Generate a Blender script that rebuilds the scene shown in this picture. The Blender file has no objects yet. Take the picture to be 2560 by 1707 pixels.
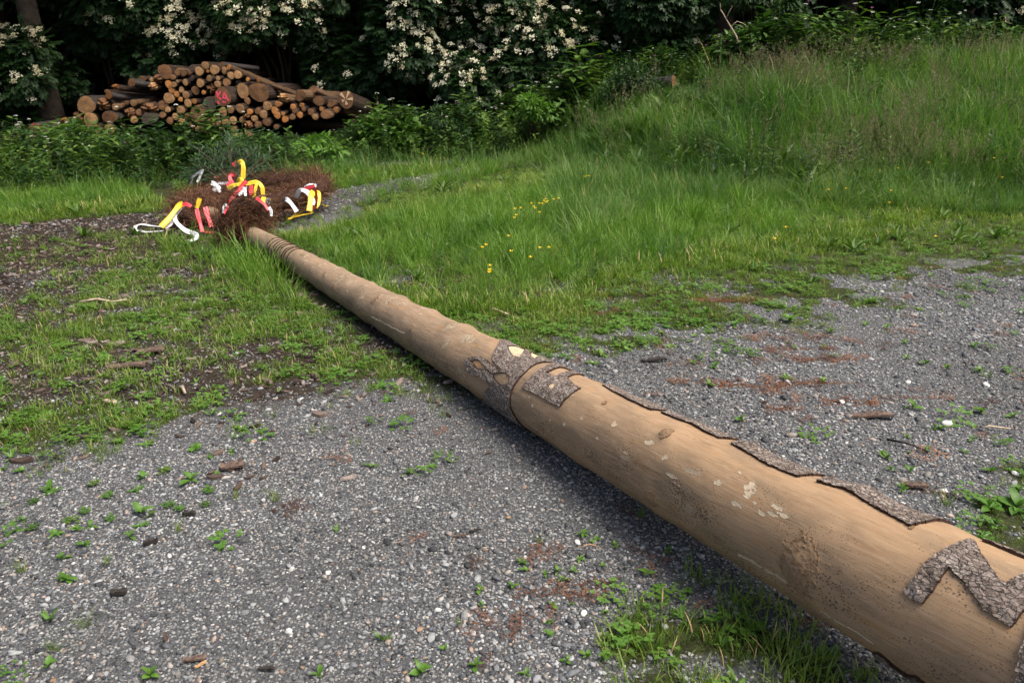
import bpy, math, random
import numpy as np

# ------------------------------------------------------------------ camera, sky, sun, exposure
SC = bpy.context.scene
COL = SC.collection
RAD = math.radians
CAM_H, F_PX, PITCH = 1.65, 2000.0, RAD(19.36)
cam_d = bpy.data.cameras.new('camera')
cam = bpy.data.objects.new('camera', cam_d)
COL.objects.link(cam)
cam.location = (0, 0, CAM_H)
cam.rotation_euler = (RAD(90) - PITCH, 0, 0)
cam_d.sensor_width = 36.0
cam_d.lens = 36.0 * F_PX / 2560.0
cam_d.clip_start, cam_d.clip_end = 0.05, 600
cam_d.dof.use_dof = True
cam_d.dof.focus_distance = 3.6
cam_d.dof.aperture_fstop = 8.0
SC.camera = cam

SUN_EL, SUN_AZ = RAD(60), RAD(118)           # azimuth clockwise from +Y (the viewing direction)
world = bpy.data.worlds.new('World')
SC.world = world
world.use_nodes = True
wn = world.node_tree
bg = wn.nodes['Background']
sky = wn.nodes.new('ShaderNodeTexSky')
sky.sky_type = 'NISHITA'
sky.sun_disc = False
sky.sun_elevation = SUN_EL
sky.sun_rotation = SUN_AZ
sky.air_density = 1.0
sky.dust_density = 7.0
sky.ozone_density = 0.6
wn.links.new(sky.outputs[0], bg.inputs[0])
bg.inputs[1].default_value = 0.105
sun_d = bpy.data.lights.new('sun', 'SUN')
sun_d.energy = 2.0
sun_d.angle = RAD(35)
sun_d.color = (1.0, 0.935, 0.84)
sun = bpy.data.objects.new('sun', sun_d)
COL.objects.link(sun)
sun.rotation_euler = (RAD(90) - SUN_EL, 0, -SUN_AZ + math.pi)
# the lamp shines along its local -Z: point that from the sun's place to the ground
from mathutils import Vector, Matrix
sdir = Vector((math.sin(SUN_AZ) * math.cos(SUN_EL), math.cos(SUN_AZ) * math.cos(SUN_EL), math.sin(SUN_EL)))
sun.rotation_euler = sdir.to_track_quat('Z', 'Y').to_euler()
SC.view_settings.view_transform = 'Standard'
SC.view_settings.look = 'None'
SC.view_settings.gamma = 1.0
SC.view_settings.use_curve_mapping = False
SC.view_settings.exposure = 0.93
SC.render.engine = 'CYCLES'
SC.cycles.max_bounces = 5
SC.cycles.diffuse_bounces = 3
SC.cycles.use_adaptive_sampling = True
SC.cycles.adaptive_threshold = 0.02
SC.cycles.transparent_max_bounces = 4
SC.cycles.use_denoising = True

# ------------------------------------------------------------------ maths helpers
rng = np.random.default_rng(11)
random.seed(5)
CP, SP = math.cos(PITCH), math.sin(PITCH)


def ray(px, py):
    dx = (px - 1280) / F_PX
    dy = (853.5 - py) / F_PX
    return np.array([dx, CP + dy * SP, -SP + dy * CP])


def ground(px, py, z=0.0):
    d = ray(px, py)
    t = (z - CAM_H) / d[2]
    return np.array([d[0] * t, d[1] * t, z])


def at(px, py, Y):
    d = ray(px, py)
    t = Y / d[1]
    return np.array([d[0] * t, Y, CAM_H + d[2] * t])


def project(x, y, z):
    dz = z - CAM_H
    zz = y * CP - dz * SP
    yy = y * SP + dz * CP
    zz = np.maximum(zz, 0.05)
    return 1280 + F_PX * x / zz, 853.5 - F_PX * yy / zz


def hash2(ix, iy, seed=0):
    h = (ix.astype(np.int64) * 374761393 + iy.astype(np.int64) * 668265263 + seed * 1442695041) & 0x7fffffff
    h = ((h ^ (h >> 13)) * 1274126177) & 0x7fffffff
    return ((h ^ (h >> 16)) & 0xffff) / 65535.0


def vnoise(x, y, seed=0):
    ix, iy = np.floor(x), np.floor(y)
    fx, fy = x - ix, y - iy
    fx, fy = fx * fx * (3 - 2 * fx), fy * fy * (3 - 2 * fy)
    a, b = hash2(ix, iy, seed), hash2(ix + 1, iy, seed)
    c, d = hash2(ix, iy + 1, seed), hash2(ix + 1, iy + 1, seed)
    return (a * (1 - fx) + b * fx) * (1 - fy) + (c * (1 - fx) + d * fx) * fy


def fbm(x, y, seed=0, oct=3):
    s, a, tot = 0, 0.5, 0
    for k in range(oct):
        s = s + a * vnoise(x * 2 ** k, y * 2 ** k, seed + k)
        tot += a
        a *= 0.5
    return s / tot


def sm(t):
    t = np.clip(t, 0, 1)
    return t * t * (3 - 2 * t)


def inpoly(x, y, poly):
    r = np.zeros(x.shape, bool)
    n = len(poly)
    for i in range(n):
        x0, y0 = poly[i]
        x1, y1 = poly[(i + 1) % n]
        c = ((y0 > y) != (y1 > y)) & (x < (x1 - x0) * (y - y0) / (y1 - y0 + 1e-12) + x0)
        r ^= c
    return r


# ------------------------------------------------------------------ object helpers
def new_mesh(name, V, faces, mats=(), midx=None, smooth=False):
    """faces: an (n,3) or (n,4) int array, or a list of such arrays, or a list of tuples"""
    me = bpy.data.meshes.new(name)
    V = np.asarray(V, np.float32).reshape(-1, 3)
    if isinstance(faces, np.ndarray):
        faces = [faces]
    if len(faces) and isinstance(faces[0], np.ndarray):
        lp = np.concatenate([f.reshape(-1) for f in faces]).astype(np.int32)
        cnt = np.concatenate([np.full(len(f), f.shape[1]) for f in faces]).astype(np.int32)
        st = np.concatenate([[0], np.cumsum(cnt)[:-1]]).astype(np.int32)
        me.vertices.add(len(V))
        me.vertices.foreach_set('co', V.reshape(-1))
        me.loops.add(len(lp))
        me.loops.foreach_set('vertex_index', lp)
        me.polygons.add(len(cnt))
        me.polygons.foreach_set('loop_start', st)
        me.update(calc_edges=True)
    else:
        me.from_pydata([tuple(v) for v in V], [], [tuple(f) for f in faces])
    for m in mats:
        me.materials.append(m)
    if midx is not None:
        me.polygons.foreach_set('material_index', np.asarray(midx, np.int32))
    if smooth:
        me.polygons.foreach_set('use_smooth', np.ones(len(me.polygons), bool))
    me.update()
    return me


def link(name, me, parent=None, loc=None):
    o = bpy.data.objects.new(name, me)
    COL.objects.link(o)
    if parent is not None:
        o.parent = parent
    if loc is not None:
        o.location = loc
    return o


def tag(o, label=None, cat=None, group=None, kind=None):
    if label: o['label'] = label
    if cat: o['category'] = cat
    if group: o['group'] = group
    if kind: o['kind'] = kind
    return o


def thing(name, label, cat, loc=(0, 0, 0), group=None):
    return tag(link(name, None, None, tuple(loc)), label, cat, group)


class MB:
    def __init__(s):
        s.V, s.F, s.M, s.n = [], [], [], 0

    def add(s, V, F, m=0):
        V = np.asarray(V, float).reshape(-1, 3)
        s.V.append(V)
        for f in F:
            s.F.append(tuple(int(i) + s.n for i in f))
            s.M.append(m)
        s.n += len(V)

    def tube(s, pts, rad, seg=6, m=0, cap=True):
        pts = np.asarray(pts, float)
        rad = np.full(len(pts), rad) if np.isscalar(rad) else np.asarray(rad, float)
        V, F = [], []
        for i, p in enumerate(pts):
            t = pts[min(i + 1, len(pts) - 1)] - pts[max(i - 1, 0)]
            t = t / (np.linalg.norm(t) + 1e-9)
            a = np.cross(t, [0, 0, 1.0]) if abs(t[2]) < .9 else np.cross(t, [1.0, 0, 0])
            a /= np.linalg.norm(a)
            b = np.cross(t, a)
            for k in range(seg):
                q = 2 * math.pi * k / seg
                V.append(p + rad[i] * (a * math.cos(q) + b * math.sin(q)))
        for i in range(len(pts) - 1):
            for k in range(seg):
                k2 = (k + 1) % seg
                F.append((i * seg + k, i * seg + k2, (i + 1) * seg + k2, (i + 1) * seg + k))
        if cap:
            F.append(tuple(range(seg))[::-1])
            F.append(tuple((len(pts) - 1) * seg + k for k in range(seg)))
        s.add(V, F, m)

    def mesh(s, name, mats, smooth=False):
        return new_mesh(name, np.concatenate(s.V), s.F, mats, s.M, smooth)


def basis(d, n):
    """rotation matrices with local x along d and local z near n"""
    d = d / (np.linalg.norm(d, axis=1, keepdims=True) + 1e-9)
    y = np.cross(n, d)
    y /= np.linalg.norm(y, axis=1, keepdims=True) + 1e-9
    z = np.cross(d, y)
    return np.stack([d, y, z], axis=2)


def replicate(tV, tF, pos, R, scl):
    tV = np.asarray(tV, float)
    n, k = len(pos), len(tV)
    scl = np.asarray(scl, float).reshape(n, -1)[:, None, :]
    V = np.einsum('nij,nkj->nki', R, tV[None] * scl) + pos[:, None]
    outs = []
    for f in (tF if isinstance(tF, list) else [tF]):
        f = np.asarray(f)
        outs.append((f[None] + (np.arange(n) * k)[:, None, None]).reshape(-1, f.shape[1]))
    return V.reshape(-1, 3), outs


def unit(n):
    v = rng.normal(size=(n, 3))
    return v / np.linalg.norm(v, axis=1, keepdims=True)


# ------------------------------------------------------------------ materials
def mat(name, rough=0.8, spec=0.3):
    m = bpy.data.materials.new(name)
    m.use_nodes = True
    nt = m.node_tree
    b = nt.nodes['Principled BSDF']
    b.inputs['Roughness'].default_value = rough
    b.inputs['Specular IOR Level'].default_value = spec
    return m, nt, b


def nd(nt, kind, **kw):
    n = nt.nodes.new('ShaderNode' + kind)
    for k, v in kw.items():
        key = k.replace('_', ' ')
        if key in n.inputs:
            if hasattr(v, 'links') or hasattr(v, 'is_linked'):
                nt.links.new(v, n.inputs[key])
            else:
                n.inputs[key].default_value = v
        else:
            setattr(n, k, v)
    return n


def ramp(nt, fac, stops, interp='LINEAR'):
    r = nt.nodes.new('ShaderNodeValToRGB')
    r.color_ramp.interpolation = interp
    els = r.color_ramp.elements
    while len(els) < len(stops):
        els.new(0.5)
    for e, (p, c) in zip(els, stops):
        e.position = p
        e.color = (c[0], c[1], c[2], 1) if len(c) == 3 else c
    nt.links.new(fac, r.inputs[0])
    return r.outputs[0]


def mixc(nt, fac, a, b, mode='MIX'):
    m = nt.nodes.new('ShaderNodeMix')
    m.data_type = 'RGBA'
    m.blend_type = mode
    for s, v in ((m.inputs[0], fac), (m.inputs[6], a), (m.inputs[7], b)):
        if hasattr(v, 'is_linked'):
            nt.links.new(v, s)
        else:
            s.default_value = v if not isinstance(v, tuple) else (v + (1,))[:4]
    return m.outputs[2]


def math_(nt, op, a, b=0.0, c=0.0):
    m = nt.nodes.new('ShaderNodeMath')
    m.operation = op
    for s, v in zip(m.inputs, (a, b, c)):
        if hasattr(v, 'is_linked'):
            nt.links.new(v, s)
        else:
            s.default_value = v
    return m.outputs[0]


def noise(nt, vec, scale, detail=3, rough=0.55, out=0):
    n = nt.nodes.new('ShaderNodeTexNoise')
    n.inputs['Scale'].default_value = scale
    n.inputs['Detail'].default_value = detail
    n.inputs['Roughness'].default_value = rough
    if vec is not None:
        nt.links.new(vec, n.inputs['Vector'])
    return n.outputs[out]


def voro(nt, vec, scale, out='Distance', feature='F1'):
    n = nt.nodes.new('ShaderNodeTexVoronoi')
    n.feature = feature
    n.inputs['Scale'].default_value = scale
    if vec is not None:
        nt.links.new(vec, n.inputs['Vector'])
    return n.outputs[out]


def scaled(nt, vec, s):
    m = nt.nodes.new('ShaderNodeMapping')
    m.inputs['Scale'].default_value = s
    nt.links.new(vec, m.inputs['Vector'])
    return m.outputs[0]


def bump(nt, b, h, strength=0.5, dist=0.01):
    n = nt.nodes.new('ShaderNodeBump')
    n.inputs['Strength'].default_value = strength
    n.inputs['Distance'].default_value = dist
    nt.links.new(h, n.inputs['Height'])
    nt.links.new(n.outputs[0], b.inputs['Normal'])


def posn(nt):
    return nt.nodes.new('ShaderNodeNewGeometry').outputs['Position']


def objc(nt):
    return nt.nodes.new('ShaderNodeTexCoord').outputs['Object']


def attr(nt, name, out='Fac'):
    n = nt.nodes.new('ShaderNodeAttribute')
    n.attribute_name = name
    return n.outputs[out]


def leaf_mat(name, cols, rough=0.5, spec=0.35, trans=0.3, island=True, big=0.6):
    """cols: dark to light greens; varies by leaf, by plant and slowly over the place"""
    m, nt, b = mat(name, rough, spec)
    g = nt.nodes.new('ShaderNodeNewGeometry')
    oi = nt.nodes.new('ShaderNodeObjectInfo')
    n = noise(nt, g.outputs['Position'], big, 2)
    r = g.outputs['Random Per Island'] if island else oi.outputs['Random']
    f = math_(nt, 'ADD', math_(nt, 'MULTIPLY', r, 0.45), math_(nt, 'MULTIPLY', oi.outputs['Random'], 0.25))
    f = math_(nt, 'ADD', f, math_(nt, 'MULTIPLY', math_(nt, 'SUBTRACT', n, 0.35), 1.0))
    k = len(cols)
    c = ramp(nt, f, [(i / (k - 1), cols[i]) for i in range(k)])
    nt.links.new(c, b.inputs['Base Color'])
    if trans:
        t = nt.nodes.new('ShaderNodeBsdfTranslucent')
        t2 = mixc(nt, 1.0, c, (1.0, 1.15, 0.5), 'MULTIPLY')
        nt.links.new(t2, t.inputs[0])
        mx = nt.nodes.new('ShaderNodeMixShader')
        mx.inputs[0].default_value = trans
        nt.links.new(b.outputs[0], mx.inputs[1])
        nt.links.new(t.outputs[0], mx.inputs[2])
        nt.links.new(mx.outputs[0], nt.nodes['Material Output'].inputs[0])
    return m


def plain(name, c, rough=0.8, spec=0.3, var=0.3, scale=20, bmp=0.0):
    m, nt, b = mat(name, rough, spec)
    n = noise(nt, objc(nt), scale, 3)
    lo = tuple(x * (1 - var) for x in c)
    hi = tuple(min(1, x * (1 + var)) for x in c)
    nt.links.new(ramp(nt, n, [(0.3, lo), (0.7, hi)]), b.inputs['Base Color'])
    if bmp:
        bump(nt, b, n, bmp, 0.01)
    return m


M = {}
M['grass_short'] = leaf_mat('grass_short', [(.058, .118, .016), (.12, .215, .026), (.205, .30, .05), (.33, .365, .13)], trans=0.42, big=1.5)
M['grass_mid'] = leaf_mat('grass_mid', [(.045, .12, .015), (.10, .225, .025), (.18, .31, .045), (.31, .375, .10)], trans=0.42, big=1.1)
M['grass_tall'] = leaf_mat('grass_tall', [(.028, .085, .020), (.075, .175, .034), (.15, .262, .06), (.29, .335, .14)], trans=0.42, big=0.7)
M['seed_head'] = leaf_mat('seed_head', [(.13, .105, .065), (.23, .19, .12), (.36, .31, .21)], trans=0.3)
M['straw'] = plain('straw', (.36, .27, .14), var=.4)
M['herb'] = leaf_mat('herb', [(.024, .066, .012), (.052, .118, .018), (.098, .175, .03), (.17, .235, .052)], trans=0.3, big=0.8)
M['herb_dark'] = leaf_mat('herb_dark', [(.013, .038, .011), (.023, .062, .017), (.042, .092, .024)], trans=0.25, big=0.8)
M['fresh_leaf'] = leaf_mat('fresh_leaf', [(.06, .16, .018), (.10, .22, .03), (.16, .28, .05)], trans=0.35)
M['weed_leaf'] = leaf_mat('weed_leaf', [(.05, .14, .016), (.09, .20, .026), (.16, .27, .05)], trans=0.3, rough=.45)
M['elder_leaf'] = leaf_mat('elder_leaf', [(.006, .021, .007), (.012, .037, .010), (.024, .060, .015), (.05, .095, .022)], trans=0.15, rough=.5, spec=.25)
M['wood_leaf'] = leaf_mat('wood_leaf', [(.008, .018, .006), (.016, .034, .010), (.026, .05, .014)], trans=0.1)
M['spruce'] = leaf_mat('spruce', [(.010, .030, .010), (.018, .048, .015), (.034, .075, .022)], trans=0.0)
M['stem'] = plain('stem', (.09, .12, .04), var=.4)
M['dark_stem'] = plain('dark_stem', (.05, .035, .022), var=.4)
M['bark_tree'] = plain('bark_tree', (.045, .034, .026), rough=.95, var=.5, scale=9, bmp=.6)
M['cream'] = plain('cream', (.70, .68, .49), var=.12, scale=40)
M['cream_old'] = plain('cream_old', (.50, .46, .29), var=.3, scale=40)
M['white_petal'] = plain('white_petal', (.78, .79, .74), var=.1)
M['yellow_petal'] = plain('yellow_petal', (.85, .58, .02), var=.1, rough=.4)
M['purple_petal'] = plain('purple_petal', (.35, .10, .30), var=.2)

# dried spruce twigs
m, nt, b = mat('dried_twig', .8, .2)
g = nt.nodes.new('ShaderNodeNewGeometry')
nt.links.new(ramp(nt, g.outputs['Random Per Island'], [(0, (.03, .013, .008)), (.45, (.10, .045, .025)), (.8, (.20, .10, .055)), (1, (.34, .20, .12))]), b.inputs['Base Color'])
M['dried_twig'] = m
M['dried_core'] = plain('dried_core', (.045, .02, .012), var=.4, scale=30)

# ribbons of plastic strip, a little mottled
def ribbon_mat(name, c, dirty=0.0):
    m, nt, b = mat(name, .38, .5)
    n = noise(nt, objc(nt), 60, 4, .7)
    sp = ramp(nt, n, [(0.0, (0, 0, 0)), (.30 + .22 * dirty, (0, 0, 0)), (.36 + .22 * dirty, (1, 1, 1))])
    nt.links.new(mixc(nt, sp, tuple(x * .25 for x in c), c), b.inputs['Base Color'])
    return m
M['rib_white'] = ribbon_mat('rib_white', (.72, .74, .76))
M['rib_speck'] = ribbon_mat('rib_speck', (.70, .71, .74), .8)
M['rib_red'] = ribbon_mat('rib_red', (.70, .05, .068))
M['rib_yellow'] = ribbon_mat('rib_yellow', (.80, .56, .04))

# pebbles: per-instance colour
m, nt, b = mat('pebble', .75, .3)
oi = nt.nodes.new('ShaderNodeObjectInfo')
c = ramp(nt, oi.outputs['Random'], [(0, (.033, .036, .040)), (.20, (.073, .078, .085)), (.42, (.132, .140, .150)), (.60, (.195, .206, .216)), (.68, (.205, .184, .158)), (.76, (.25, .262, .268)), (.93, (.37, .382, .385)), (.97, (.27, .18, .12)), (1, (.58, .59, .585))])
n = noise(nt, objc(nt), 2.5, 4, .6)
c = mixc(nt, .45, c, ramp(nt, n, [(.3, (.3, .3, .3)), (.7, (.9, .9, .9))]), 'OVERLAY')
nt.links.new(mixc(nt, 1.0, c, ramp(nt, noise(nt, posn(nt), .9, 4, .6), [(.36, (.62, .61, .60)), (.56, (1, 1, 1))]), 'MULTIPLY'), b.inputs['Base Color'])
bump(nt, b, n, .25, .2)
M['pebble'] = m
M['pebble_pale'] = plain('pebble_pale', (.62, .61, .57), var=.2, scale=30)
M['pebble_grey'] = plain('pebble_grey', (.24, .25, .26), var=.3, scale=40)
# bark chips
m, nt, b = mat('bark_chip', .9, .15)
oi = nt.nodes.new('ShaderNodeObjectInfo')
c = ramp(nt, oi.outputs['Random'], [(0, (.02, .015, .013)), (.35, (.06, .042, .034)), (.7, (.14, .105, .088)), (1, (.27, .225, .20))])
nt.links.new(mixc(nt, .5, c, ramp(nt, noise(nt, objc(nt), 5, 3), [(.3, (.25, .25, .25)), (.7, (.8, .8, .8))]), 'OVERLAY'), b.inputs['Base Color'])
M['bark_chip'] = m
# fallen rusty needles
m, nt, b = mat('rust_needle', .9, .15)
oi = nt.nodes.new('ShaderNodeObjectInfo')
nt.links.new(ramp(nt, oi.outputs['Random'], [(0, (.06, .028, .016)), (.6, (.17, .075, .04)), (1, (.26, .13, .07))]), b.inputs['Base Color'])
M['rust_needle'] = m

# ground
m, nt, b = mat('ground_cover', .92, .15)
P = posn(nt)
v1 = voro(nt, P, 85, 'Color')
v1d = voro(nt, P, 85, 'Distance')
sepc = nt.nodes.new('ShaderNodeSeparateColor')
nt.links.new(v1, sepc.inputs[0])
stone = ramp(nt, sepc.outputs[0], [(0, (.05, .05, .05)), (.4, (.11, .11, .108)), (.7, (.19, .19, .185)), (.93, (.32, .315, .30)), (1, (.5, .49, .47))])
grit_shade = ramp(nt, noise(nt, P, 260, 2, .6), [(.3, (.032, .033, .035)), (.7, (.115, .12, .126))])  # fine grit, its colour darkened for the shadow in the gaps between stones
gravel = mixc(nt, math_(nt, 'GREATER_THAN', v1d, .42), stone, grit_shade)
soil = ramp(nt, noise(nt, P, 22, 5, .65), [(.25, (.012, .009, .007)), (.55, (.035, .027, .02)), (.8, (.085, .07, .056))])
turf = ramp(nt, noise(nt, P, 30, 4, .6), [(.3, (.014, .017, .007)), (.7, (.05, .06, .02))])
need = ramp(nt, noise(nt, P, 90, 4, .7), [(.3, (.03, .014, .008)), (.7, (.15, .066, .035))])
wn_ = noise(nt, P, 14, 3, .6)
def soft(fac, lo=.35, hi=.65):
    s = math_(nt, 'ADD', fac, math_(nt, 'MULTIPLY', math_(nt, 'SUBTRACT', wn_, .5), .9))
    mr = nt.nodes.new('ShaderNodeMapRange')
    mr.inputs[1].default_value, mr.inputs[2].default_value = lo, hi
    nt.links.new(s, mr.inputs[0])
    return mr.outputs[0]
c = mixc(nt, soft(attr(nt, 'dirt')), gravel, soil)
c = mixc(nt, soft(attr(nt, 'grassy')), c, turf)
c = mixc(nt, soft(attr(nt, 'needle')), c, need)
nt.links.new(c, b.inputs['Base Color'])
hgt = math_(nt, 'SUBTRACT', math_(nt, 'MULTIPLY', noise(nt, P, 60, 4), .5), math_(nt, 'MULTIPLY', v1d, .6))
bump(nt, b, hgt, .8, .012)
M['ground'] = m

# peeled trunk wood; attribute st = (metres along, metres round, 0)
m, nt, b = mat('peeled_wood', .85, .12)
st = attr(nt, 'st', 'Vector')
sx = nt.nodes.new('ShaderNodeSeparateXYZ')
nt.links.new(st, sx.inputs[0])
gr = noise(nt, scaled(nt, st, (4, 38, 1)), 1.6, 7, .7)
blot = noise(nt, scaled(nt, st, (1, 2.2, 1)), 3.2, 4, .6)
fresh = ramp(nt, gr, [(.22, (.265, .168, .092)), (.5, (.355, .237, .14)), (.78, (.43, .30, .19))])
grey = ramp(nt, gr, [(.25, (.20, .14, .092)), (.55, (.295, .215, .148)), (.8, (.36, .275, .192))])
along = nt.nodes.new('ShaderNodeMapRange')
along.inputs[1].default_value, along.inputs[2].default_value = 0.6, 3.2
nt.links.new(sx.outputs[0], along.inputs[0])
c = mixc(nt, math_(nt, 'MULTIPLY', along.outputs[0], .85), fresh, grey)
c = mixc(nt, ramp(nt, blot, [(.46, (0, 0, 0)), (.70, (.8, .8, .8))]), c, (.175, .135, .095))          # weathered greyish patches
orange = noise(nt, scaled(nt, st, (1.3, 7, 1)), 3.0, 4, .6)
c = mixc(nt, ramp(nt, orange, [(.6, (0, 0, 0)), (.72, (.55, .55, .55))]), c, (.42, .22, .075))
pale = noise(nt, scaled(nt, st, (1, 1.6, 1)), 9.0, 3, .5)
c = mixc(nt, ramp(nt, pale, [(.70, (0, 0, 0)), (.73, (.55, .55, .55))]), c, (.52, .42, .29))
# black mould specks in clusters
spk = voro(nt, scaled(nt, st, (.55, 1, 1)), 170, 'Distance')
clus = noise(nt, scaled(nt, st, (.8, 1.3, 1)), 4.5, 4, .65)
lowside = nt.nodes.new('ShaderNodeMapRange')
lowside.inputs[1].default_value, lowside.inputs[2].default_value = .02, .26
nt.links.new(sx.outputs[1], lowside.inputs[0])
thr = math_(nt, 'MULTIPLY', math_(nt, 'ADD', math_(nt, 'SUBTRACT', clus, .46), math_(nt, 'MULTIPLY', lowside.outputs[0], .16)), 1.25)
spm = math_(nt, 'LESS_THAN', spk, thr)
c = mixc(nt, math_(nt, 'MULTIPLY', spm, .8), c, (.045, .035, .03))
fine = noise(nt, scaled(nt, st, (1, 1, 1)), 300, 2, .7)
crk = noise(nt, scaled(nt, st, (.9, 26, 1)), 1.7, 5, .6)
crk = math_(nt, 'ABSOLUTE', math_(nt, 'SUBTRACT', crk, .5))
cm = math_(nt, 'MULTIPLY', math_(nt, 'LESS_THAN', crk, .006), math_(nt, 'GREATER_THAN', noise(nt, scaled(nt, st, (1, 3, 1)), 2.3, 2), .56))
c = mixc(nt, math_(nt, 'MULTIPLY', cm, .7), c, (.09, .05, .028))
scr = noise(nt, scaled(nt, st, (1, 5, 1)), 7.0, 5, .7)
c = mixc(nt, ramp(nt, scr, [(.60, (0, 0, 0)), (.68, (.35, .35, .35))]), c, (.50, .37, .23))
c = mixc(nt, ramp(nt, fine, [(.62, (0, 0, 0)), (.70, (.5, .5, .5))]), c, (.13, .09, .06))
nt.links.new(c, b.inputs['Base Color'])
bump(nt, b, math_(nt, 'ADD', gr, math_(nt, 'MULTIPLY', blot, .6)), .35, .006)
M['wood'] = m
M['bast'] = plain('bast', (.47, .385, .275), var=.18, scale=60)
M['bast_dull'] = plain('bast_dull', (.315, .25, .172), var=.2, scale=60)
m, nt, b = mat('knot_wood', .8, .2)
O = attr(nt, 'loc', 'Vector')
w = nt.nodes.new('ShaderNodeTexWave')
w.wave_type, w.rings_direction = 'RINGS', 'Z'
w.inputs['Scale'].default_value = 1.1
w.inputs['Distortion'].default_value = 9
w.inputs['Detail'].default_value = 3
w.inputs['Detail Scale'].default_value = 2
nt.links.new(O, w.inputs['Vector'])
kn = noise(nt, scaled(nt, O, (1.2, 5, 1)), 2.2, 6, .75)
c = ramp(nt, math_(nt, 'ADD', math_(nt, 'MULTIPLY', kn, .85), math_(nt, 'MULTIPLY', w.outputs['Fac'], .15)), [(.35, (.19, .118, .064)), (.55, (.285, .187, .108)), (.75, (.37, .265, .165))])
nt.links.new(mixc(nt, ramp(nt, kn, [(.45, (0, 0, 0)), (.65, (.7, .7, .7))]), c, (.26, .17, .10)), b.inputs['Base Color'])
bump(nt, b, kn, .6, .006)
M['knot'] = m
# left bark on the pole
def bark_mat(name, a, bb, light, crack=.9):
    m, nt, b = mat(name, .92, .12)
    st = attr(nt, 'st', 'Vector')
    sq = scaled(nt, st, (1, 2.0, 1))
    nv = nt.nodes.new('ShaderNodeTexNoise')
    nv.inputs['Scale'].default_value = 22
    nv.inputs['Detail'].default_value = 4
    nt.links.new(sq, nv.inputs['Vector'])
    wv = mixc(nt, .06, sq, nv.outputs['Color'], 'ADD')
    d = voro(nt, wv, 48, 'Distance', 'DISTANCE_TO_EDGE')
    plate = voro(nt, wv, 48, 'Color')
    sp = nt.nodes.new('ShaderNodeSeparateColor')
    nt.links.new(plate, sp.inputs[0])
    n1 = noise(nt, sq, 40, 6, .75)
    n2 = noise(nt, sq, 130, 4, .7)
    n3 = noise(nt, sq, 9, 3, .6)
    c = ramp(nt, math_(nt, 'ADD', math_(nt, 'MULTIPLY', n1, .7), math_(nt, 'MULTIPLY', sp.outputs[0], .3)), [(.32, tuple(x * .55 for x in a)), (.45, a), (.62, bb)])
    fl = math_(nt, 'ADD', n2, math_(nt, 'MULTIPLY', math_(nt, 'SUBTRACT', n3, .5), .5))
    c = mixc(nt, ramp(nt, fl, [(.54, (0, 0, 0)), (.66, (.85, .85, .85))]), c, light)
    wid = math_(nt, 'MULTIPLY', n3, .14)
    cr = math_(nt, 'LESS_THAN', d, wid)
    c = mixc(nt, math_(nt, 'MULTIPLY', cr, math_(nt, 'MULTIPLY', n1, crack * 1.15)), c, (.035, .022, .015))
    nt.links.new(c, b.inputs['Base Color'])
    h = math_(nt, 'ADD', math_(nt, 'MINIMUM', math_(nt, 'MULTIPLY', d, 5), .5), math_(nt, 'ADD', math_(nt, 'MULTIPLY', n1, .9), math_(nt, 'MULTIPLY', sp.outputs[1], .3)))
    bump(nt, b, h, .95, .010)
    return m
M['bark'] = bark_mat('pole_bark', (.20, .16, .135), (.315, .258, .222), (.49, .45, .41))
M['bark_edge'] = plain('bark_edge', (.045, .022, .013), var=.5, scale=150, bmp=.6)
M['ring_bark'] = plain('ring_bark', (.04, .026, .018), var=.4, scale=80)

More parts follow.
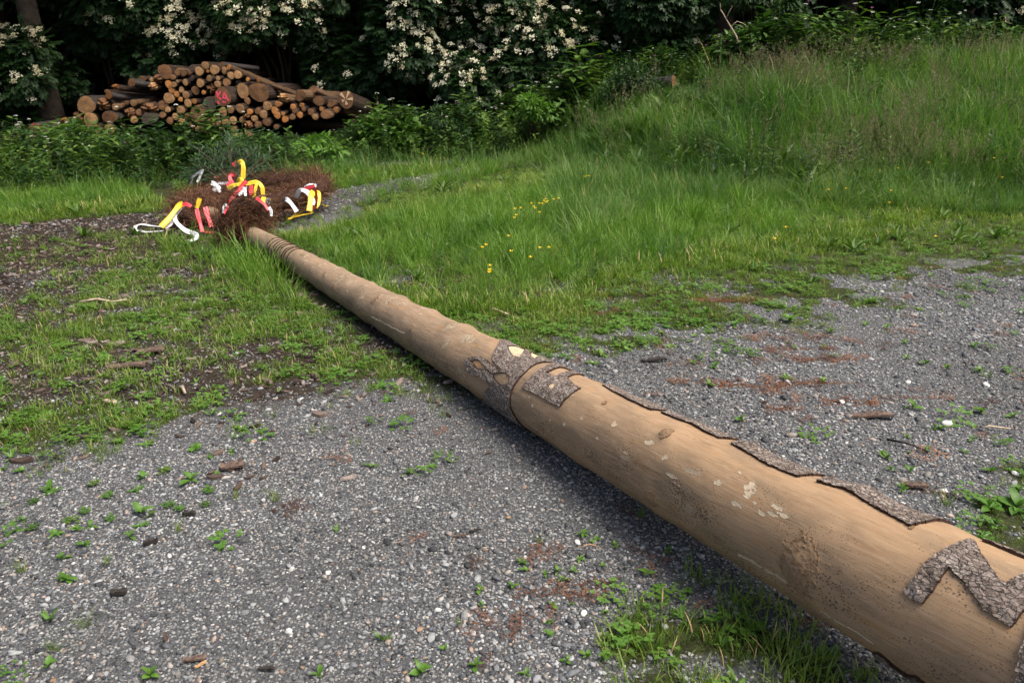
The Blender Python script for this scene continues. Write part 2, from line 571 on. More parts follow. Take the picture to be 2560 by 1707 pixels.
# log pile
def log_bark(name, c):
    m, nt, b = mat(name, .9, .2)
    O = objc(nt)
    n = noise(nt, scaled(nt, O, (4, .5, 4)), 2.2, 5, .7)
    nt.links.new(ramp(nt, n, [(.3, tuple(x * .35 for x in c)), (.55, c), (.75, tuple(x * 2.0 for x in c))]), b.inputs['Base Color'])
    bump(nt, b, n, .8, .1)
    return m
M['log_bark'] = log_bark('log_bark', (.062, .042, .032))
M['log_bark_grey'] = log_bark('log_bark_grey', (.08, .07, .066))
M['log_bark_tan'] = log_bark('log_bark_tan', (.19, .115, .065))
def log_end(name, lo, mid, hi, stain=.5, paint=None):
    m, nt, b = mat(name, .8, .2)
    O = objc(nt)
    oi = nt.nodes.new('ShaderNodeObjectInfo')
    off = nt.nodes.new('ShaderNodeVectorMath')
    off.operation = 'ADD'
    nt.links.new(O, off.inputs[0])
    nt.links.new(math_(nt, 'MULTIPLY', oi.outputs['Random'], 50), off.inputs[1])
    V = off.outputs[0]
    w = nt.nodes.new('ShaderNodeTexWave')
    w.wave_type, w.rings_direction = 'RINGS', 'Y'
    w.inputs['Scale'].default_value = 4.5
    w.inputs['Distortion'].default_value = 1.6
    w.inputs['Detail'].default_value = 2
    nt.links.new(O, w.inputs['Vector'])
    n = noise(nt, V, 1.8, 4, .65)
    saw = noise(nt, scaled(nt, V, (1.2, 1, 9)), 2, 3, .6)
    f = math_(nt, 'ADD', math_(nt, 'MULTIPLY', w.outputs['Fac'], .22), math_(nt, 'ADD', math_(nt, 'MULTIPLY', n, .45), math_(nt, 'MULTIPLY', saw, .35)))
    c = ramp(nt, f, [(.28, lo), (.5, mid), (.72, hi)])
    br = nt.nodes.new('ShaderNodeMapRange')
    br.inputs[3].default_value, br.inputs[4].default_value = .68, 1.22
    nt.links.new(oi.outputs['Random'], br.inputs[0])
    c = mixc(nt, 1.0, c, br.outputs[0], 'MULTIPLY')
    st = noise(nt, V, 1.1, 3, .6)
    c = mixc(nt, ramp(nt, st, [(.52, (0, 0, 0)), (.68, (stain,) * 3)]), c, (.05, .03, .02))
    if paint:
        pn = noise(nt, scaled(nt, O, (1.5, 1, .75)), 2.1, 4, .6)
        c = mixc(nt, ramp(nt, pn, [(.5, (0, 0, 0)), (.56, (.9, .9, .9))]), c, paint)
    nt.links.new(c, b.inputs['Base Color'])
    bump(nt, b, f, .4, .05)
    return m
M['end_tan'] = log_end('end_tan', (.18, .09, .036), (.37, .20, .087), (.51, .32, .165), .4)
M['end_orange'] = log_end('end_orange', (.21, .08, .022), (.40, .165, .048), (.51, .255, .097), .35)
M['end_brown'] = log_end('end_brown', (.085, .04, .019), (.21, .105, .048), (.32, .175, .088), .6)
M['end_dark'] = log_end('end_dark', (.03, .022, .019), (.065, .05, .042), (.11, .09, .078), .6)
M['end_pink'] = log_end('end_pink', (.07, .04, .025), (.15, .085, .05), (.24, .15, .09), .5, (.62, .06, .10))
M['pink_paint'] = plain('pink_paint', (.85, .10, .16), var=.15)
M['wedge'] = plain('wedge', (.50, .36, .22), var=.2)
M['cut_wood'] = plain('cut_wood', (.55, .42, .27), var=.2, scale=40)
M['stick_pale'] = plain('stick_pale', (.40, .32, .23), var=.3, scale=40)
M['stick_dark'] = plain('stick_dark', (.03, .025, .022), var=.3, scale=40)
M['chip_brown'] = plain('chip_brown', (.11, .075, .058), var=.5, scale=60, bmp=.5)
M['splinter'] = plain('splinter', (.46, .28, .14), var=.3, scale=60)

# ------------------------------------------------------------------ the pole's shape (needed for the ground cover too)
pA = np.array([1.0128, 1.8563, 0.3196])
pB = np.array([-1.5727, 6.0751, 0.1227])
pS = np.array([0.081, -0.0228, -0.06])
PR0, PR1 = 0.1917, 0.1027


def pole_q(t):
    t = np.asarray(t, float)[..., None]
    return pA + (pB - pA) * t + 4 * t * (1 - t) * pS


def pole_axis(t):
    t = np.asarray(t, float)
    tc = np.clip(t, -0.3, 1.15)
    c = pole_q(tc)
    d = (pB - pA) + 4 * (1 - 2 * tc)[..., None] * pS
    d = np.where((t > 1.15)[..., None], d * np.array([1, 1, 0]), d)
    return c + d * (t - tc)[..., None]


TT = np.linspace(-0.85, 1.75, 5201)
AX = pole_axis(TT)
SS = np.concatenate([[0], np.cumsum(np.linalg.norm(np.diff(AX, axis=0), axis=1))])
SS -= np.interp(0, TT, SS)
KNOTS = [(.812, 25.9, .035, .010), (.779, 103, .04, .010), (.121, 82, .075, .014), (4.857, 44.6, .03, .007), (4.658, 54, .03, .006), (4.413, 45, .035, .008),
         (4.382, 8.5, .04, .012), (4.176, 33.5, .03, .006), (4.12, -.7, .045, .012), (4.174, 69.8, .03, .006), (3.799, 13.8, .04, .010), (3.532, 38.8, .045, .010),
         (3.705, 59, .03, .005), (3.381, 14.3, .04, .008), (3.242, 15.7, .035, .007), (2.931, 59.4, .03, .004), (2.515, 50.3, .05, .006), (3.011, -32, .05, .015),
         (2.607, 10.8, .04, .005), (2.396, 20.7, .04, .004), (3.494, 76.6, .03, .005), (3.9, -30, .05, .016), (4.45, -35, .05, .013), (3.45, -38, .05, .014), (2.6, -35, .05, .012),
         (4.75, -30, .045, .012), (.10, -14, .06, .02), (.55, -20, .05, .012), (-.13, -25, .06, .012)]
WHORLS = [5.0, 4.62, 4.33, 4.05, 3.75, 3.45, 3.08, 2.62, 2.2, 1.35, .80, .12, -.55]


def pole_rad(s, th):
    """surface radius, th in radians from the top, positive towards the viewer's side"""
    t = np.interp(s, SS, TT)
    r = np.interp(t, [-.85, 1.0, 1.2, 1.75], [PR0 + .85 * (PR0 - PR1), PR1, .088, .05])
    r = r * (1 + .012 * np.sin(2 * th + 1.3 * s) + .008 * np.sin(3 * th - 2 * s + 1))
    r = r + .006 * (fbm(s * 5 + 50, np.cos(th) * 1.2 + 9, 3) - .5) + .006 * (fbm(s * 5 + 90, np.sin(th) * 1.2 + 9, 4) - .5)
    for w in WHORLS:
        r = r + .0045 * np.exp(-((s - w) / .06) ** 2)
    for ks, kt, kr, ka in KNOTS:
        a = np.arctan2(np.sin(th - RAD(kt)), np.cos(th - RAD(kt))) * r
        r = r + .75 * ka * np.exp(-(((s - ks) / kr) ** 2 + (a / (kr * .8)) ** 2))
    return r


def pole_pt(s, th, dr=0.0):
    s, th = np.broadcast_arrays(np.asarray(s, float), np.asarray(th, float))
    t = np.interp(s, SS, TT)
    c = pole_axis(t)
    tg = pole_axis(t + .01) - pole_axis(t - .01)
    tg /= np.linalg.norm(tg, axis=-1, keepdims=True)
    n = np.array([0, 0, 1.0]) - tg * tg[..., 2:3]
    n /= np.linalg.norm(n, axis=-1, keepdims=True)
    b = np.cross(n, tg)
    b = np.where(b[..., :1] > 0, -b, b)
    r = pole_rad(s, th) + dr
    return c + r[..., None] * (n * np.cos(th)[..., None] + b * np.sin(th)[..., None])


# ------------------------------------------------------------------ terrain
def hill(x, y):
    yf = np.interp(x, [-6, -1, .5, 1, 2, 3, 5, 9, 14], [22, 17, 13.2, 11, 9.2, 8.4, 7.9, 7.4, 7.2])
    A = np.interp(x, [-1, 1, 2.5, 4, 6, 9], [.25, .54, 1.08, 1.26, 1.36, 1.50])
    d = np.clip((y - yf) / 5.6, 0, 1.25)
    z = A * (sm(d * .8) * 1.05)
    return z + .12 * (fbm(x * .7, y * .7, 8) - .5) * sm((y - yf) / 2)


def terrain(x, y):
    z = hill(x, y)
    z = z + .03 * (fbm(x * .6 + 7, y * .6, 21) - .5) + .012 * (fbm(x * 3, y * 3, 22) - .5)
    z = z + .08 * sm((y - 13) / 6) * sm((-x + 1) / 3)          # the ground lifts a little under the log pile
    return z


def on_ground(px, py, h, far=18):
    """where the view line through a pixel comes within h of the terrain"""
    d = ray(px, py)
    tt = np.linspace(3, far, 1500)
    Pp = np.array([0, 0, CAM_H]) + tt[:, None] * d
    below = Pp[:, 2] - terrain(Pp[:, 0], Pp[:, 1]) < h
    return Pp[int(np.argmax(below)) if below.any() else -1]


LOGP = at(1686, 190, 14.6)


def pole_dist(x, y):
    """plan distance to the pole's axis, its side (positive = left as seen), and the axis' s"""
    d0 = (pB - pA)[:2]
    L = np.linalg.norm(d0)
    d0 = d0 / L
    rx, ry = x - pA[0], y - pA[1]
    al = rx * d0[0] + ry * d0[1]
    sd = rx * (-d0[1]) + ry * d0[0]
    ax = pole_axis(np.clip(al / L, -.85, 1.7))
    off = (ax[..., 0] - pA[0]) * (-d0[1]) + (ax[..., 1] - pA[1]) * d0[0]
    return sd - off, al


PATCH = [(1600, 1500), (1700, 1440), (1850, 1450), (2100, 1600), (2350, 1800), (1420, 1800), (1500, 1620)]


def zones(x, y):
    u, v = project(x, y, np.zeros_like(x))
    n1 = fbm(x * .9 + 3, y * .9, 31)
    n2 = fbm(x * 2.6, y * 2.6 + 5, 41)
    n3 = fbm(x * 7, y * 7, 51)
    sd, al = pole_dist(x, y)
    left = sd > 0
    # left of the pole
    vL = np.interp(u, [-600, 0, 330, 650, 980, 1100, 1300], [1230, 1150, 1088, 1040, 985, 960, 1010])
    vw = v + 110 * (n1 - .5) + 70 * (n3 - .5)
    g = sm((vL - vw) / 340 + .46)
    patch = sm((n2 + .8 * (n3 - .5) - .62 + .32 * g) / .15)
    chips = np.exp(-((u - 330) / 420) ** 2 - ((v - 935) / 75) ** 2) + .6 * np.exp(-((u - 750) / 220) ** 2 - ((v - 880) / 30) ** 2) + .5 * np.exp(-((u - 620) / 200) ** 2 - ((v - 1180) / 40) ** 2)
    dL = (.05 + .72 * patch) * np.minimum(1, g * 1.6) * (1 - .75 * np.clip(chips, 0, 1))
    dl = sm((430 - u - (v - 560) * 1.0 + 160 * (n1 - .5)) / 160) * sm((840 - v) / 70)
    dl = np.clip(dl + .8 * np.exp(-((u - 420) / 260) ** 2 - ((v - 640) / 40) ** 2), 0, 1)
    dL = dL * (1 - .62 * dl)
    nearp = sm((.75 - np.abs(sd)) / .5) * sm((850 - v) / 120)
    dL = np.maximum(dL, nearp)
    hL = .022 + .024 * n1 + .012 * g + .20 * nearp * sm((800 - v) / 120)
    # right of the pole
    vR = np.interp(u, [1000, 1400, 1500, 1640, 1900, 2100, 2560, 3200], [950, 960, 915, 860, 840, 800, 730, 680])
    a = vR - (v + 75 * (n1 - .5) + 60 * (n3 - .5))
    dR = sm(a / 170 + .45) * np.clip(sm((n2 + .9 * (n3 - .5) - .48) / .22 + a / 170 - .15), .04 + .55 * sm((a - 40) / 110), 1)
    hR = np.interp(a, [-20, 80, 160, 215, 300, 370], [.02, .028, .04, .10, .24, .36])
    hR = np.where(u < 1420, np.minimum(hR, np.interp(u, [700, 900, 1200, 1420], [.12, .17, .22, .42])), hR)
    corner = sm((u - 2400) / 60) * sm((v - 1130) / 60) * sm((1480 - v) / 60) * sm(n3 * 2 - .3)
    dR = np.maximum(dR, corner * .9)
    D = np.where(left, dL, dR)
    Hh = np.where(left, hL, hR)
    # the track behind
    up = np.interp(u, [-400, 0, 400, 800, 1000, 1340], [590, 563, 528, 478, 440, 398]) + 14 * (n3 - .5)
    lo = np.interp(u, [-400, 0, 440, 800, 1000, 1340], [640, 605, 575, 548, 484, 412]) + 30 * (n2 - .5)
    road = sm((v - up) / 7) * sm((lo - v) / 14) * (u < 1345)
    D = D * (1 - .93 * road)
    Hh = np.where((v > lo) & (u < 1400) & (u > 700), np.minimum(Hh, np.interp(v - lo, [0, 25, 110], [.03, .05, .22])), Hh)
    behind = (v < up) & (u < 1345)
    fr = np.interp(x, [-14, -9, -6, -4.2, -2.5, -1.2, 0, 1.2], [10.1, 10.1, 10.2, 11.0, 13.0, 13.6, 14.4, 14.0])
    D = np.where(behind, 1.0 - .92 * sm((y - fr) / .5), D)
    Hh = np.where(behind, np.interp(up - v, [0, 10, 40], [.05, .09, .17]), Hh)
    pm = inpoly(u + 60 * (n3 - .5), v + 60 * (n2 - .5), PATCH)
    D = np.where(pm & left, .35 + .55 * sm((n3 - .35) / .2), D)
    Hh = np.where(pm & left, .032 + .03 * n2, Hh)
    wr = np.hypot(x + 2.93, (y - 8.95)) 
    D = D * np.where(wr < 1.25, .25, 1.0)
    Hh = np.where(wr < 1.35, np.minimum(Hh, .05), Hh)
    sw_ = np.hypot(x + 2.35, y - 7.55)
    Hh = np.where(sw_ < .75, np.minimum(Hh, .13), Hh)
    hz = hill(x, y)
    Hh = np.where(hz > .05, np.maximum(Hh, .32 + .25 * sm(hz / .8)), Hh)
    D = np.where(hz > .05, 1.0, D)
    lg = np.hypot((x - LOGP[0] + .15) / .8, (y - LOGP[1] + .75) / 1.1)
    D = np.where(lg < 1, D * .9, D)
    Hh = np.where(lg < 1, .281, Hh)
    wood = sm((y - np.interp(x, [-12, -3, 0, 3, 9], [16.5, 16.8, 15.6, 14.2, 13.6])) / .8)
    D = D * (1 - wood)
    dirt = np.clip(dl * .9 + chips * .8 + road * .5 + wood + .75 * g * left * (1 - .4 * n2), 0, 1)
    # rusty needle streaks right of the pole
    ne = fbm(x * 2.6 + 11 + 1.2 * n2, y * 11, 61, 4)
    zone_n = np.exp(-((u - 2050) / 330) ** 2 - ((v - 960) / 95) ** 2) + np.exp(-((u - 1650) / 420) ** 2 - ((v - 770) / 38) ** 2) + .4 * np.exp(-((u - 1450) / 260) ** 2 - ((v - 1500) / 120) ** 2)
    needle = .62 * sm((ne + .22 * np.clip(zone_n, 0, 1) - .66) / .16) * (~behind) * np.clip(zone_n * 2, 0, 1)
    return D, Hh, dirt, needle, road, wood


def axis_samples(lo, hi, a, b, fine):
    """nonuniform coordinates: fine between a and b, growing outside"""
    mid = np.arange(a, b, fine)
    out_hi, out_lo = [b], [a]
    st = fine
    while out_hi[-1] < hi:
        st *= 1.13
        out_hi.append(out_hi[-1] + st)
    st = fine
    while out_lo[-1] > lo:
        st *= 1.13
        out_lo.append(out_lo[-1] - st)
    return np.concatenate([out_lo[:0:-1], mid, out_hi])


gx = axis_samples(-160, 160, -5, 6, .05)
gy = axis_samples(-60, 260, 1.0, 10, .05)
GX, GY = np.meshgrid(gx, gy)
D0, H0, DI, NE, RO, WO = zones(GX.ravel(), GY.ravel())
GZ = terrain(GX.ravel(), GY.ravel())
nxg, nyg = len(gx), len(gy)
idx = (np.arange(nyg - 1)[:, None] * nxg + np.arange(nxg - 1)[None]).ravel()
quads = np.stack([idx, idx + 1, idx + 1 + nxg, idx + nxg], 1)
me = new_mesh('ground', np.stack([GX.ravel(), GY.ravel(), GZ], 1), quads, [M['ground']], smooth=True)
for nm, arr in (('grassy', D0), ('dirt', DI), ('needle', NE)):
    at_ = me.attributes.new(nm, 'FLOAT', 'POINT')
    at_.data.foreach_set('value', arr.astype(np.float32))
tag(link('ground', me), kind='structure')


# ------------------------------------------------------------------ scattering by geometry nodes (ground cover only)
def scatter(name, pts, rot, scl, idx, protos, label, cat):
    coll = bpy.data.collections.new(name + '_kinds')
    for i, me in enumerate(protos):
        o = bpy.data.objects.new('%s_kind_%02d' % (name, i), me)
        coll.objects.link(o)
    n = len(pts)
    me = bpy.data.meshes.new(name)
    me.vertices.add(n)
    me.vertices.foreach_set('co', np.asarray(pts, np.float32).ravel())
    a = me.attributes.new('rot', 'FLOAT_VECTOR', 'POINT')
    a.data.foreach_set('vector', np.asarray(rot, np.float32).ravel())
    a = me.attributes.new('scl', 'FLOAT_VECTOR', 'POINT')
    a.data.foreach_set('vector', np.asarray(scl, np.float32).ravel())
    a = me.attributes.new('idx', 'INT', 'POINT')
    a.data.foreach_set('value', np.asarray(idx, np.int32))
    o = link(name, me)
    ng = bpy.data.node_groups.new(name, 'GeometryNodeTree')
    ng.interface.new_socket('Geometry', in_out='INPUT', socket_type='NodeSocketGeometry')
    ng.interface.new_socket('Geometry', in_out='OUTPUT', socket_type='NodeSocketGeometry')
    gi, go = ng.nodes.new('NodeGroupInput'), ng.nodes.new('NodeGroupOutput')
    ci = ng.nodes.new('GeometryNodeCollectionInfo')
    ci.inputs['Collection'].default_value = coll
    ci.inputs['Separate Children'].default_value = True
    ci.inputs['Reset Children'].default_value = True
    ip = ng.nodes.new('GeometryNodeInstanceOnPoints')
    ip.inputs['Pick Instance'].default_value = True

    def na(nm, ty):
        q = ng.nodes.new('GeometryNodeInputNamedAttribute')
        q.data_type = ty
        q.inputs['Name'].default_value = nm
        return next(s for s in q.outputs if s.enabled and s.name == 'Attribute')
    er = ng.nodes.new('FunctionNodeEulerToRotation')
    ng.links.new(na('rot', 'FLOAT_VECTOR'), er.inputs[0])
    ng.links.new(gi.outputs[0], ip.inputs['Points'])
    ng.links.new(ci.outputs[0], ip.inputs['Instance'])
    ng.links.new(na('idx', 'INT'), ip.inputs['Instance Index'])
    ng.links.new(er.outputs[0], ip.inputs['Rotation'])
    ng.links.new(na('scl', 'FLOAT_VECTOR'), ip.inputs['Scale'])
    ng.links.new(ip.outputs[0], go.inputs[0])
    md = o.modifiers.new('scatter', 'NODES')
    md.node_group = ng
    tag(o, label, cat, kind='stuff')
    return o


def yaw(n, tilt=0.0):
    r = np.zeros((n, 3))
    r[:, 2] = rng.uniform(0, 6.283, n)
    if tilt:
        r[:, :2] = rng.normal(0, tilt, (n, 2))
    return r


def candidates(x0, x1, y0, y1, per_m2, margin=520):
    n = int((x1 - x0) * (y1 - y0) * per_m2)
    x = rng.uniform(x0, x1, n)
    y = rng.uniform(y0, y1, n)
    u, v = project(x, y, terrain(x, y))
    ok = (u > -margin * 1.6) & (u < 2560 + margin * 1.6) & (v < 1707 + margin * .6)
    return x[ok], y[ok]


# ---- grass tufts
def blade(V, F, base, ang, h, lean, w, curve):
    k = len(V)
    d = np.array([math.cos(ang), math.sin(ang), 0])
    sd = np.array([-d[1], d[0], 0])
    for i, f in enumerate((0, .4, .75, 1.0)):
        p = base + np.array([0, 0, 1.0]) * h * (f - .35 * curve * f ** 3) + d * h * (lean * f + curve * f * f)
        ww = w * (1, .95, .65, 0)[i]
        if i < 3:
            V += [p + sd * ww / 2, p - sd * ww / 2]
        else:
            V.append(p)
    F += [(k, k + 1, k + 3, k + 2), (k + 2, k + 3, k + 5, k + 4), (k + 4, k + 5, k + 6)]


def tuft(n, hlo, hhi, spread, w, lean=.25, curve=.35, mats=('grass_short',), straw=0.0):
    V, F, Mi = [], [], []
    for i in range(n):
        r = spread * math.sqrt(random.random())
        q = random.random() * 6.283
        base = np.array([r * math.cos(q), r * math.sin(q), -.004])
        f0 = len(F)
        blade(V, F, base, q + random.gauss(0, .9), random.uniform(hlo, hhi), abs(random.gauss(0, lean)), w * random.uniform(.7, 1.25), abs(random.gauss(0, curve)))
        Mi += [1 if random.random() < straw else 0] * (len(F) - f0)
    return new_mesh('tuft', np.array(V), F, [M[x] for x in mats], Mi)


def panicle(n, h, spread):
    """flowering grass: thin stalks with loose drooping seed heads"""
    mb = MB()
    for i in range(n):
        q = random.random() * 6.283
        b0 = np.array([spread * random.random() * math.cos(q), spread * random.random() * math.sin(q), 0])
        hh = h * random.uniform(.75, 1.1)
        ln = random.uniform(.1, .35)
        pts = [b0 + np.array([math.cos(q) * ln * hh * f * f, math.sin(q) * ln * hh * f * f, hh * f]) for f in (0, .35, .7, 1)]
        mb.tube(pts, [.0016, .0014, .0011, .0007], 3, 0, False)
        for k in range(26):
            f = .66 + .36 * random.random()
            p = b0 + np.array([math.cos(q) * ln * hh * f * f, math.sin(q) * ln * hh * f * f, hh * f])
            a = random.random() * 6.283
            rr = .055 * (1.08 - f) / .42 * random.uniform(.3, 1)
            p = p + np.array([rr * math.cos(a), rr * math.sin(a), -rr * .3])
            l = random.uniform(.014, .028)
            dd = np.array([random.gauss(0, .4), random.gauss(0, .4), 1])
            dd = dd / np.linalg.norm(dd) * l
            sdv = np.array([math.cos(a + 1.5), math.sin(a + 1.5), 0]) * l * .34
            mb.add([p - dd / 2, p + sdv, p + dd / 2, p - sdv], [(0, 1, 2, 3)], 1)
    return mb.mesh('panicle', [M['stem'], M['seed_head']])


LEAF = np.array([(0, 0, 0), (.28, .17, .03), (.62, .15, .02), (1, 0, -.10), (.62, -.15, .02), (.28, -.17, .03), (.45, 0, -.02)])
LEAF_F = np.array([(0, 1, 6), (1, 2, 6), (2, 3, 6), (3, 4, 6), (4, 5, 6), (5, 0, 6)])[:, ::-1]


def leaf_at(mb, p, d, L, wide=1.0, m=0, nrm=(0, 0, 1)):
    d = np.asarray(d, float)[None]
    R = basis(d, np.asarray(nrm, float)[None])[0]
    mb.add((LEAF * np.array([L, L * wide, L])) @ R.T + p, LEAF_F, m)


def rosette(n, L, wide=1.0, lift=.5, m='weed_leaf'):
    mb = MB()
    for i in range(n):
        q = 6.283 * i / n + random.gauss(0, .35)
        e = lift * random.uniform(.4, 1.5)
        leaf_at(mb, np.array([0, 0, .003]), (math.cos(q), math.sin(q), e), L * random.uniform(.65, 1.15), wide)
    return mb.mesh('rosette', [M[m]])


def clover(n, r, m='weed_leaf'):
    mb = MB()
    for i in range(n):
        a, rr = random.random() * 6.283, r * math.sqrt(random.random())
        p = np.array([rr * math.cos(a), rr * math.sin(a), random.uniform(.008, .03)])
        q0 = random.random() * 6
        for k in range(3):
            q = q0 + k * 2.094
            leaf_at(mb, p, (math.cos(q), math.sin(q), random.uniform(-.1, .35)), random.uniform(.010, .017), 2.3)
    return mb.mesh('clover', [M[m]])


def herb(h, pairs, L, m='herb', wide=1.0, droop=.1, top=None):
    mb = MB()
    lean = np.array([random.gauss(0, .12), random.gauss(0, .12)])
    P_ = lambda f: np.array([lean[0] * h * f * f, lean[1] * h * f * f, h * f])
    mb.tube([P_(0), P_(.5), P_(1)], [.004, .003, .002], 3, 1, False)
    q = random.random() * 6
    for i in range(pairs):
        f = .15 + .85 * (i + 1) / pairs
        q += 1.57 + random.gauss(0, .3)
        for k in (0, math.pi):
            leaf_at(mb, P_(f), (math.cos(q + k), math.sin(q + k), random.uniform(-.1, .7) - droop), L * (1.15 - .55 * f) * random.uniform(.8, 1.2), wide)
    mats = [M[m], M['dark_stem' if m == 'herb_dark' else 'stem']]
    if top:
        mats.append(M[top])
        for i in range(14):
            a, rr = random.random() * 6.283, .045 * math.sqrt(random.random())
            p = P_(1) + np.array([rr * math.cos(a), rr * math.sin(a), .035 - rr * .3])
            s = .008
            mb.add([p + (s, 0, 0), p + (0, s, 0), p + (-s, 0, 0), p + (0, -s, 0), p + (0, 0, s * .6)], [(0, 1, 4), (1, 2, 4), (2, 3, 4), (3, 0, 4)], 2)
    return mb.mesh('herb', mats)


short = [tuft(16, .6, 1.25, .9, .07, .35, .35, ('grass_short', 'straw'), .05) for i in range(4)]
midg = [tuft(20, .3, 1.1, .42, .022, .38, .42, ('grass_mid', 'straw'), .025) for i in range(5)]
tallg = [tuft(22, .25, 1.1, .32, .016, .34, .42, ('grass_tall', 'straw'), .02) for i in range(5)]

x1, y1 = candidates(-8, 8, .9, 5.5, 620)
x2, y2 = candidates(-12, 12, 5.5, 13, 330)
x, y = np.concatenate([x1, x2]), np.concatenate([y1, y2])
D, Hh, DI, NE, RO, WO = zones(x, y)
sd, al = pole_dist(x, y)
tcl = np.clip(al / 4.95, -.85, 1.7)
clear = pole_axis(tcl)[:, 2] - np.interp(tcl, [-.85, 1.0, 1.2, 1.75], [.267, .1027, .088, .05])
inpole = (np.abs(sd) < .20) & (clear < Hh * 1.2)
keep = (rng.random(len(x)) < D) & (Hh < .11) & ~inpole
xs, ys, hs = x[keep], y[keep], Hh[keep]
n = len(xs)
pts = np.stack([xs, ys, terrain(xs, ys)], 1)
s = hs * rng.uniform(.55, 1.35, n)
scatter('short_grass', pts, yaw(n, .1), np.stack([s, s, s], 1), rng.integers(0, 4, n), short, 'short patchy grass growing over the yard', 'grass')

# broad little weeds mixed in the short grass
cover = [rosette(6, 1, .9, .5), rosette(5, 1, .75, .8), clover(16, .05), clover(22, .07)]
keep = (rng.random(len(x)) < (D * .18 + .006 * (y < 6) + .02 * DI * (y < 6))) & (Hh < .16) & (np.abs(sd) > .12)
xs, ys = x[keep], y[keep]
n = len(xs)
ii = rng.integers(0, 4, n)
s = np.where(ii < 2, rng.uniform(.025, .06, n), rng.uniform(.7, 1.3, n))
scatter('weed_cover', np.stack([xs, ys, terrain(xs, ys) + .002], 1), yaw(n, .12), np.stack([s, s, s], 1), ii, cover, 'low clover and broad-leaved seedlings mixed into the thin grass', 'weeds')

keep = (rng.random(len(x)) < D * .62) & (Hh >= .10) & (Hh < .30) & ~inpole
xs, ys, hs = x[keep], y[keep], Hh[keep]
n = len(xs)
s = hs * rng.uniform(.45, 1.35, n) * (.45 + 1.1 * fbm(xs * 2.2, ys * 2.2, 73))
scatter('meadow_grass', np.stack([xs, ys, terrain(xs, ys)], 1), yaw(n, .22), np.stack([s * 1.0, s * 1.0, s], 1), rng.integers(0, 5, n), midg, 'lush knee-high green grass along the pole and below the slope', 'grass')

x3, y3 = candidates(-10, 12, 6.0, 17, 210)
D, Hh, DI, NE, RO, WO = zones(x3, y3)
sd3, _ = pole_dist(x3, y3)
keep = (rng.random(len(x3)) < D * (.55 + .45 * (y3 < 11))) & (Hh >= .28) & (np.abs(sd3) > .2)
xs, ys, hs = x3[keep], y3[keep], Hh[keep]
n = len(xs)
s = hs * rng.uniform(.55, 1.3, n) * (.25 + 1.25 * fbm(xs * 1.3, ys * 1.3, 71))
scatter('tall_grass', np.stack([xs, ys, terrain(xs, ys)], 1), yaw(n, .26), np.stack([s, s, s], 1), rng.integers(0, 5, n), tallg, 'tall meadow grass covering the slope on the right', 'grass')

pan = [panicle(7, 1.0, .22) for i in range(4)]
k2 = (D > .6) & (rng.random(len(x3)) < D * .11 * (.15 + sm(1.2 * (fbm(x3 * .7, y3 * .7, 72) - .38) / .2))) & (hill(x3, y3) > .15) & (rng.random(len(x3)) < .12 + .88 * sm((x3 - 2.4) / 2))
xs, ys = x3[k2], y3[k2]
n = len(xs)
s = rng.uniform(.4, .72, n)
scatter('seeding_grass', np.stack([xs, ys, terrain(xs, ys)], 1), yaw(n, .1), np.stack([s, s, s], 1), rng.integers(0, 4, n), pan, 'brownish seed heads of flowering grass standing over the slope', 'grass')

mherbs = [herb(1.0, 7, .26, 'herb', .8), herb(1.0, 8, .20, 'herb', .6), herb(1.0, 6, .30, 'herb_dark', .9), rosette(9, .8, .7, .9, 'herb')]
k2 = (rng.random(len(x3)) < D * .085) & (np.abs(sd3) > .25)
xs, ys = x3[k2], y3[k2]
n = len(xs)
s = rng.uniform(.16, .48, n) * np.where(hill(xs, ys) > .1, 1.2, .5)
scatter('meadow_herbs', np.stack([xs, ys, terrain(xs, ys)], 1), yaw(n, .12), np.stack([s, s, s], 1), rng.integers(0, 4, n), mherbs, 'broad-leaved green herbs scattered through the meadow grass', 'herbs')

# ---- gravel
def pebble_mesh(seed, sub=2, flat=.55):
    import bmesh
    bm = bmesh.new()
    bmesh.ops.create_icosphere(bm, subdivisions=sub, radius=.5)
    r = random.Random(seed)
    ax_ = [Vector((r.gauss(0, 1), r.gauss(0, 1), r.gauss(0, 1))).normalized() for _ in range(7)]
    lim = [r.uniform(.30, .47) for _ in range(7)]
    for v in bm.verts:
        for a, l in zip(ax_, lim):
            d = v.co.dot(a)
            if d > l:
                v.co -= a * (d - l) * .8
        v.co.x *= 1.15
        v.co.y *= .85
        v.co.z *= flat
    me = bpy.data.meshes.new('pebble')
    bm.to_mesh(me)
    bm.free()
    me.polygons.foreach_set('use_smooth', np.ones(len(me.polygons), bool))
    return me


pebs = [pebble_mesh(i, 1, (.5, .62, .42, .7)[i % 4]) for i in range(8)]
for p in pebs: p.materials.append(M['pebble'])
gA = candidates(-5.5, 5.5, .9, 3.3, 11500, 480)
gB = candidates(-7.5, 8.5, 3.3, 6.6, 5000, 480)
gC = candidates(-11, 3, 6.6, 15, 800, 300)
xs = np.concatenate([gA[0], gB[0], gC[0]])
ys = np.concatenate([gA[1], gB[1], gC[1]])
D, Hh, DI, NE, RO, WO = zones(xs, ys)
pr = np.clip(1 - D * 1.05, 0, 1) * (1 - .55 * np.clip(DI - .35 * RO, 0, 1)) * (1 - .6 * NE)
pr = pr * (.55 + .45 * sm((fbm(xs * 1.4, ys * 1.4, 81) - .25) / .3))
keep = (rng.random(len(xs)) < pr) & (WO < .3) & ((ys < 6.6) | (RO > .3))
xs, ys = xs[keep], ys[keep]
n = len(xs)
coarse = .75 + .6 * fbm(xs * .9, ys * .9 + 4, 82)
